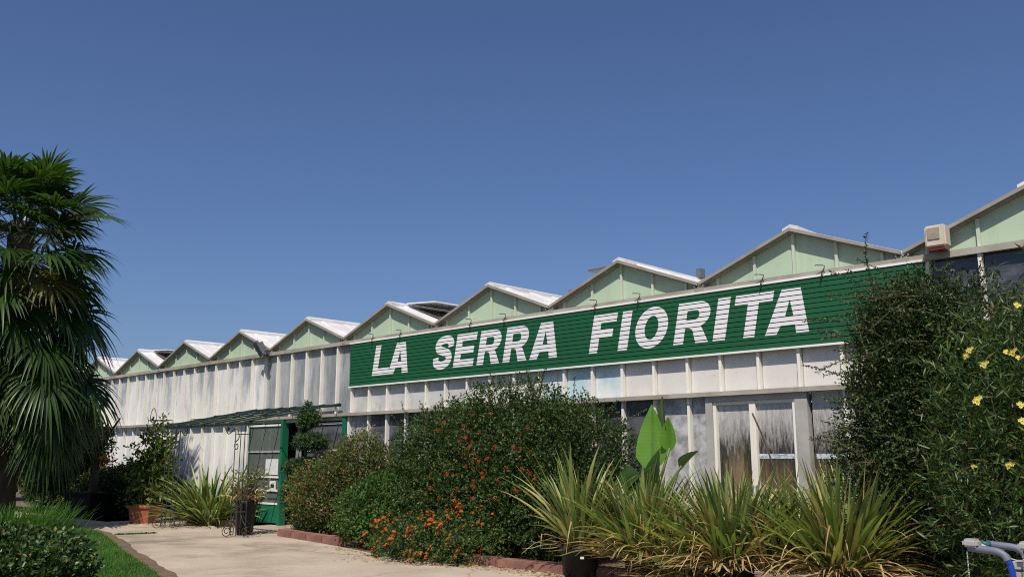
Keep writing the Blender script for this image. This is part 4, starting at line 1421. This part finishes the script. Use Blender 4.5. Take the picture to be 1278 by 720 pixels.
# ------------------------------------------------------------------ banana
BN = thing('banana_plant', 'banana plant with one big upright bright leaf before the glazing', 'banana plant', Lw(-7.75, 1.35), ROT)
bm = bmesh.new()
tube(bm, [(0, 0, 0), (0.02, 0, 0.6), (0.02, 0, 1.2)], [0.09, 0.075, 0.05], 12)
bmobj('stem', bm, M['bananastem'], BN, True)
def blade(base, tip, wd, face, m, cup=0.18, ben=0.12, n=18, tear=0.004):
    b, t = np.array(base, float), np.array(tip, float)
    ax = t - b
    ln = np.linalg.norm(ax)
    ax /= ln
    f = np.array(face, float)
    f -= ax * f.dot(ax)
    f /= np.linalg.norm(f)
    sd = np.cross(ax, f)
    V, Fc = [], []
    K = [-1, -0.55, -0.05, 0, 0.05, 0.55, 1]
    for i in range(n + 1):
        q = i / n
        w = max(0.003, wd / 2 * min(1.0, (q / 0.22 + 0.02) ** 0.55) * (1 - max(0.0, (q - 0.22) / 0.78) ** 1.9))
        c = b + ax * ln * q - f * ben * ln * q * q
        for k in K:
            wob = tear * math.sin(i * 2.3 + k * 3) * abs(k)
            V.append(c + sd * (w * k + wob) + f * (cup * w * abs(k) - (0.012 if k == 0 else 0)))
    m_ = len(K)
    for i in range(n):
        for k in range(m_ - 1):
            q = i * m_ + k
            Fc.append((q, q + 1, q + 1 + m_, q + m_))
    return rawobj('leaf', V, Fc, [m, M['bananastem']], BN, mi=[1 if k % 6 in (2, 3) else 0 for k in range(len(Fc))], smooth=True)
def petiole(a, b):
    bm = bmesh.new()
    tube(bm, [a, b], [0.03, 0.018], 8)
    bmobj('leaf_stalk', bm, M['bananastem'], BN, True)
petiole((0, 0, 1.0), (0.0, -0.05, 1.48))
blade((0.0, -0.05, 1.42), (-0.03, 0.08, 2.38), 0.48, (0.25, -1, 0.15), M['banana'], 0.10, -0.05)
petiole((0, 0, 1.0), (0.26, 0.05, 1.75))
blade((0.25, 0.05, 1.70), (0.22, 0.10, 2.2), 0.24, (0.5, -1, 0.1), M['banana'], 0.9, -0.05)
blade((0.20, 0.08, 1.95), (0.08, 0.12, 2.50), 0.20, (-0.4, -1, 0.1), M['bananadark'], 0.8, 0.05)
petiole((0, 0, 0.9), (0.50, -0.02, 1.50))
blade((0.48, -0.02, 1.45), (0.74, -0.02, 1.72), 0.2, (-0.5, -1, 0.2), M['bananadark'], 0.7, 0.1)
petiole((0, 0, 0.9), (-0.2, -0.1, 1.35))
blade((-0.18, -0.1, 1.38), (-0.5, -0.30, 1.2), 0.34, (0.3, -1, 0.9), M['bananadark'], 0.5, 0.3)
blade((0.08, -0.15, 1.15), (0.22, -0.30, 1.70), 0.30, (0.1, -1, 0.4), M['bananadark'], 0.4, 0.25)
blade((-0.05, -0.1, 1.1), (-0.30, -0.4, 1.2), 0.30, (0.1, -1, 0.6), M['bananadark'], 0.4, 0.4)

# ------------------------------------------------------------------ potted flax row
def flax(loc, label, ng, ny_, nd, L, lean, seed, spread=0.26, wd=0.052):
    global rng
    keep = rng
    rng = np.random.default_rng(seed)
    t = thing('flax_plant', label, 'flax plant', loc, 0, 'flax plants')
    r_ = spread
    straps('leaves', ng, M['flax'], t, (L * 0.6, L), wd, (2, lean), (8, 50), r_, 0.0)
    straps('leaves', ny_, M['flaxyellow'], t, (L * 0.5, L * 0.95), wd * 0.95, (6, lean + 20), (10, 80), r_, 0.0)
    if nd:
        straps('dry_leaves', nd, M['flaxdry'], t, (L * 0.4, L * 0.9), 0.022, (15, 90), (30, 130), r_ + 0.05, 0.02, kink=0.18)
        straps('dry_leaves', int(nd * 0.8), M['flaxdry'], t, (0.4, 0.8), 0.024, (55, 100), (45, 95), r_ + 0.12, 0.05, kink=0.12)
        straps('dry_leaves', nd // 3, M['flaxdry'], t, (L * 0.5, L * 0.95), 0.020, (3, 35), (5, 50), r_, 0.0, kink=0.1)
    rng = keep
    return t
pot_round('flax_pot', 'black plastic pot with a small white label holding the leftmost potted flax', (0.95, 12.9, 0), 0.29, 0.22, 0.42, M['black_plastic'])
flax((0.95, 12.9, 0.36), 'open upright potted flax in front of the berry shrub', 62, 46, 22, 1.56, 36, 101, 0.14, 0.064)
for ob in bpy.data.objects:
    if ob.name == 'flax_pot':
        bm = bmesh.new()
        box(bm, -0.025, 0.025, -0.004, 0.004, -0.015, 0.015)
        tg = bmobj('plant_tag', bm, M['paper'], ob)
        tg.location = (0.0, 0, 0.26)
        a = -math.pi / 2 - ob.rotation_euler[2]
        tg.location = (0.283 * math.cos(a), 0.283 * math.sin(a), 0.28)
        tg.rotation_euler = (0, 0, a + math.pi / 2)
pot_round('flax_pot', 'black plastic pot half hidden by dry leaves below the banana plant', (1.72, 12.2, 0), 0.27, 0.21, 0.42, M['black_plastic'])
flax((1.75, 12.2, 0.36), 'shaggy flax with many tan dry leaves below the banana plant', 150, 90, 150, 1.28, 55, 102)
pot_round('flax_pot', 'black plastic pot under the wide flax before the framed glass doors', (2.65, 11.2, 0), 0.27, 0.21, 0.4, M['black_plastic'])
flax((2.65, 11.2, 0.34), 'wide flax with dry leaves before the framed glass doors', 180, 105, 180, 1.36, 60, 103)
pot_round('flax_pot', 'black plastic pot under the rightmost flax beside the dark arching shrub', (3.72, 10.5, 0), 0.27, 0.21, 0.4, M['black_plastic'])
flax((3.72, 10.5, 0.34), 'large green-tipped flax beside the dark arching shrub', 165, 90, 150, 1.48, 58, 104)
flax((2.2, 11.65, 0.15), 'low yellowed flax crowded between the shaggy flax and the wide flax', 60, 50, 110, 1.2, 62, 105)
SP = thing('flax_plant', 'small flax with long bare stalk between the wide flaxes', 'flax plant', (3.2, 11.0, 0.2), 0, 'flax plants')
straps('leaves', 110, M['flax'], SP, (0.7, 1.3), 0.045, (2, 40), (10, 60), 0.25, 0.1)
straps('dry_leaves', 90, M['flaxdry'], SP, (0.5, 1.1), 0.034, (10, 80), (30, 130), 0.35, 0.1, kink=0.15)
bm = bmesh.new()
tube(bm, smoothpath([(0.1, 0.1, 0.1), (0.05, 0.1, 0.9), (-0.08, 0.1, 1.5), (-0.25, 0.1, 1.95)], 5), 0.011, 6)
bmobj('flower_stalk', bm, M['twig'], SP, True)

# ------------------------------------------------------------------ big dark shrub and oleander at the right
RB = thing('arching_shrub', 'tall dark shrub with long arching thorny shoots against the sign end', 'shrub', Lw(-3.6, 1.35), ROT)
blB = [(0.0, 0, 1.5, 0.95, 0.75, 1.5), (0.1, 0, 2.5, 0.75, 0.65, 1.1), (-0.5, -0.1, 1.0, 0.85, 0.7, 1.0), (-0.25, 0, 2.7, 0.65, 0.55, 0.85), (1.3, 0, 1.5, 1.1, 0.8, 1.35), (-0.35, 0, 3.0, 0.42, 0.4, 0.6), (-0.8, 0.1, 1.7, 0.5, 0.5, 1.1), (-0.6, 0.05, 2.6, 0.42, 0.45, 0.6), (-0.62, 0.05, 3.2, 0.4, 0.4, 0.5), (-0.15, 0, 3.4, 0.36, 0.4, 0.4)]
P, O = bush(RB, blB, 20500, 7, 0.17, 0.048, 0.025, M['shrubdark'], 41, 0.6, 0.2, 0.4, 0.7)
st, di, le = [], [], []
for _ in range(130):
    z = rng.uniform(1.3, 3.6)
    st.append((rng.uniform(-0.9, 0.3) + 0.12 * max(0, z - 2.4), rng.uniform(-0.7, 0.2), z))
    di.append((-1.0 + rng.normal() * 0.5, -0.25 + rng.normal() * 0.4, 0.5 + rng.normal() * 0.45))
    le.append(rng.uniform(0.3, 0.8))
for _ in range(100):
    xx = rng.uniform(-0.8, 1.5)
    st.append((xx, rng.uniform(-0.5, 0.3), rng.uniform(2.9, 3.5) - 0.55 * max(0.0, xx - 0.2)))
    di.append((rng.normal() * 0.6 - 0.15, rng.normal() * 0.4, 1))
    le.append(rng.uniform(0.25, 0.6))
shoots(RB, st, di, le, 0.042, 0.02, M['shrubdark'], spacing=0.02)

OL = thing('oleander', 'oleander with slender leaves and yellow flowers at the right edge', 'oleander', (5.05, 8.7, 0))
blO = [(0.0, 0, 1.6, 0.85, 0.9, 1.35), (0.45, 0.1, 2.2, 0.62, 0.8, 0.95), (-0.3, 0, 1.1, 0.7, 0.8, 1.0), (0.9, 0, 1.5, 0.9, 0.9, 1.4)]
P, O = bush(OL, blO, 5200, 8, 0.24, 0.125, 0.02, M['olea'], 45, 0.6, 0.18, 0.7, 0.6)
st = [(0.25 + rng.normal() * 0.22, -0.3, 2.75 + rng.normal() * 0.2) for _ in range(12)]
shoots(OL, st, [(rng.normal() * 0.15, rng.normal() * 0.2, 1) for _ in st], [rng.uniform(0.3, 0.75) for _ in st], 0.10, 0.017, M['olea'], 'shoots', 0.3, 0.03)
bm = bmesh.new()
for f in range(5):
    c = Vector(rng.normal(size=3) * np.array([0.045, 0.02, 0.035]))
    for k in range(5):
        a = k * 2 * math.pi / 5 + f
        e = Vector((math.cos(a), -0.35, math.sin(a)))
        sd = Vector((-math.sin(a), 0, math.cos(a)))
        vs = [bm.verts.new(c), bm.verts.new(c + e * 0.025 + sd * 0.014), bm.verts.new(c + e * 0.043), bm.verts.new(c + e * 0.025 - sd * 0.014)]
        bm.faces.new(vs)
yme = bpy.data.meshes.new('flower_cluster')
bm.to_mesh(yme)
bm.free()
yme.materials.append(M['yellow'])
for x, y, z, sc in ((4.02, 7.95, 2.50, 1), (4.07, 7.95, 2.55, .8), (4.19, 7.95, 2.42, .9), (4.09, 7.95, 2.10, 1.2), (4.45, 7.95, 2.53, 1), (4.49, 7.95, 2.48, .7), (4.39, 7.95, 2.53, .7),
                    (4.47, 7.95, 2.06, 1), (4.48, 7.95, 1.92, 1), (4.31, 7.95, 1.55, 1.1), (4.01, 7.95, 1.54, .6), (4.56, 7.95, 2.29, .9), (4.53, 7.95, 2.95, .9)):
    b = bpy.data.objects.new('flower_cluster', yme)
    COL.objects.link(b)
    b.parent = OL
    b.location = (x - 5.05, y - 8.7, z)
    b.rotation_euler = tuple(rng.uniform(-0.5, 0.5, 3))
    b.scale = (sc * 0.48,) * 3

# ------------------------------------------------------------------ trolleys at the lower right
def trolley(loc, rz, label):
    t = thing('trolley', label, 'trolley', loc, rz, 'nursery trolleys')
    # x to the pusher's left-right, y forward; handle at y = 0
    for sx in (-0.21, 0.21):
        bm = bmesh.new()
        tube(bm, smoothpath([(sx, 0.19, 0.20), (sx, 0.18, 0.55), (sx, 0.16, 0.80), (sx, 0.14, 0.865)], 5), 0.024, 12)
        bmobj('upright', bm, M['blue'], t, True)
        bm = bmesh.new()
        tube(bm, smoothpath([(sx, 0.141, 0.862), (sx, 0.118, 0.90), (sx, 0.07, 0.924), (sx, -0.02, 0.932), (sx, -0.13, 0.94)], 5), 0.0275, 12)
        bmobj('grip', bm, M['greygrip'], t, True)
    bm = bmesh.new()
    tube(bm, [(-0.21, -0.11, 0.942), (-0.07, -0.11, 0.945)], 0.022, 10)
    bmobj('handle_collar', bm, M['teal'], t, True)
    bm = bmesh.new()
    tube(bm, [(-0.07, -0.11, 0.945), (0.21, -0.11, 0.945)], 0.016, 10)
    bmobj('handle_bar', bm, M['steel'], t, True)
    bm = bmesh.new()
    box(bm, 0.14, 0.26, -0.16, -0.05, 0.945, 1.005)
    bmesh.ops.bevel(bm, geom=bm.edges[:], offset=0.016, segments=3, affect='EDGES')
    cl = bmobj('coin_lock', bm, M['lightgrey'], t)
    bm = bmesh.new()
    tube(bm, [(0.05, -0.10, 0.955), (-0.03, -0.03, 0.90), (-0.10, 0.06, 0.85)], 0.014, 8)
    tube(bm, [(-0.10, 0.06, 0.85), (-0.14, 0.12, 0.83)], 0.006, 6)
    bmobj('coin_key', bm, M['lightgrey'], cl, True)
    bm = bmesh.new()
    for i in range(9):
        z = 0.90 - i * 0.03
        bmesh.ops.create_icosphere(bm, subdivisions=1, radius=0.011, matrix=Matrix.Translation((0.245, -0.13, z)) @ Matrix.Diagonal((0.6 if i % 2 else 1, 0.6, 1.5, 1)))
    bmobj('chain', bm, M['steel'], cl)
    bm = bmesh.new()
    for z in (0.22, 0.56):
        tube(bm, [(-0.24, 0.16, z), (0.24, 0.16, z), (0.24, 1.0, z), (-0.24, 1.0, z), (-0.24, 0.16, z)], 0.011, 6)
    for z in (0.22, 0.56):
        for i in range(1, 7):
            x = -0.24 + 0.48 * i / 7
            tube(bm, [(x, 0.16, z), (x, 1.0, z)], 0.006, 5)
    for sx in (-0.24, 0.24):
        tube(bm, [(sx, 1.0, 0.14), (sx, 1.0, 0.75)], 0.013, 6)
    bmobj('wire_shelf', bm, M['steel'], t)
    bm = bmesh.new()
    box(bm, -0.10, 0.14, 0.12, 0.20, 0.80, 0.845)
    box(bm, -0.06, 0.16, 0.14, 0.24, 0.70, 0.78)
    bmobj('child_flap', bm, M['lightgrey'], t)
    for sx in (-0.22, 0.22):
        for y in (0.2, 0.95):
            bm = bmesh.new()
            tube(bm, [(sx - 0.015, y, 0.06), (sx + 0.015, y, 0.06)], 0.06, 14)
            wl = bmobj('wheel', bm, M['black'], t)
            bm = bmesh.new()
            box(bm, sx - 0.022, sx + 0.022, y - 0.012, y + 0.012, 0.07, 0.21)
            bmobj('fork', bm, M['steel'], wl)
    return t
trolley((3.73, 7.16, 0), R(-135), 'blue trolley with grey grips, left one of the pair by the oleander')
trolley((4.02, 6.92, 0), R(-135), 'second trolley cut by the right edge, its grey coin lock showing')

# ------------------------------------------------------------------ trees beyond the far end of the greenhouse
def tree(loc, hgt, cr, label, seed):
    t = thing('tree', label, 'tree', loc, 0, 'trees beyond the greenhouse')
    bm = bmesh.new()
    tube(bm, [(0, 0, -0.1), (0.1, 0, hgt * 0.35), (0, 0.1, hgt * 0.7)], [0.2, 0.14, 0.06], 10)
    for a in range(4):
        tube(bm, [(0.08, 0, hgt * 0.3), (cr * 0.5 * math.cos(a * 1.6), cr * 0.5 * math.sin(a * 1.6), hgt * 0.62)], [0.08, 0.03], 7)
    bmobj('trunk', bm, M['bark'], t, True)
    bush(t, [(0, 0, hgt * 0.6, cr, cr, hgt * 0.36), (cr * 0.5, 0, hgt * 0.5, cr * 0.7, cr * 0.7, hgt * 0.25), (-cr * 0.5, 0.2, hgt * 0.55, cr * 0.7, cr * 0.6, hgt * 0.3)],
         1700, 6, 0.4, 0.2, 0.09, M['bgtree'], seed, 0.7, 0.2, 0.1, part='crown', stem=False)
tree((-24, 35, 0), 3.4, 1.9, 'rounded dark tree far left beyond the greenhouse end', 61)
tree((-20.0, 36, 0), 2.8, 1.6, 'lower dark tree just beyond the greenhouse end', 62)
tree((-29, 34, 0), 3.6, 2.2, 'broad dark tree farthest left beyond the lawn', 63)
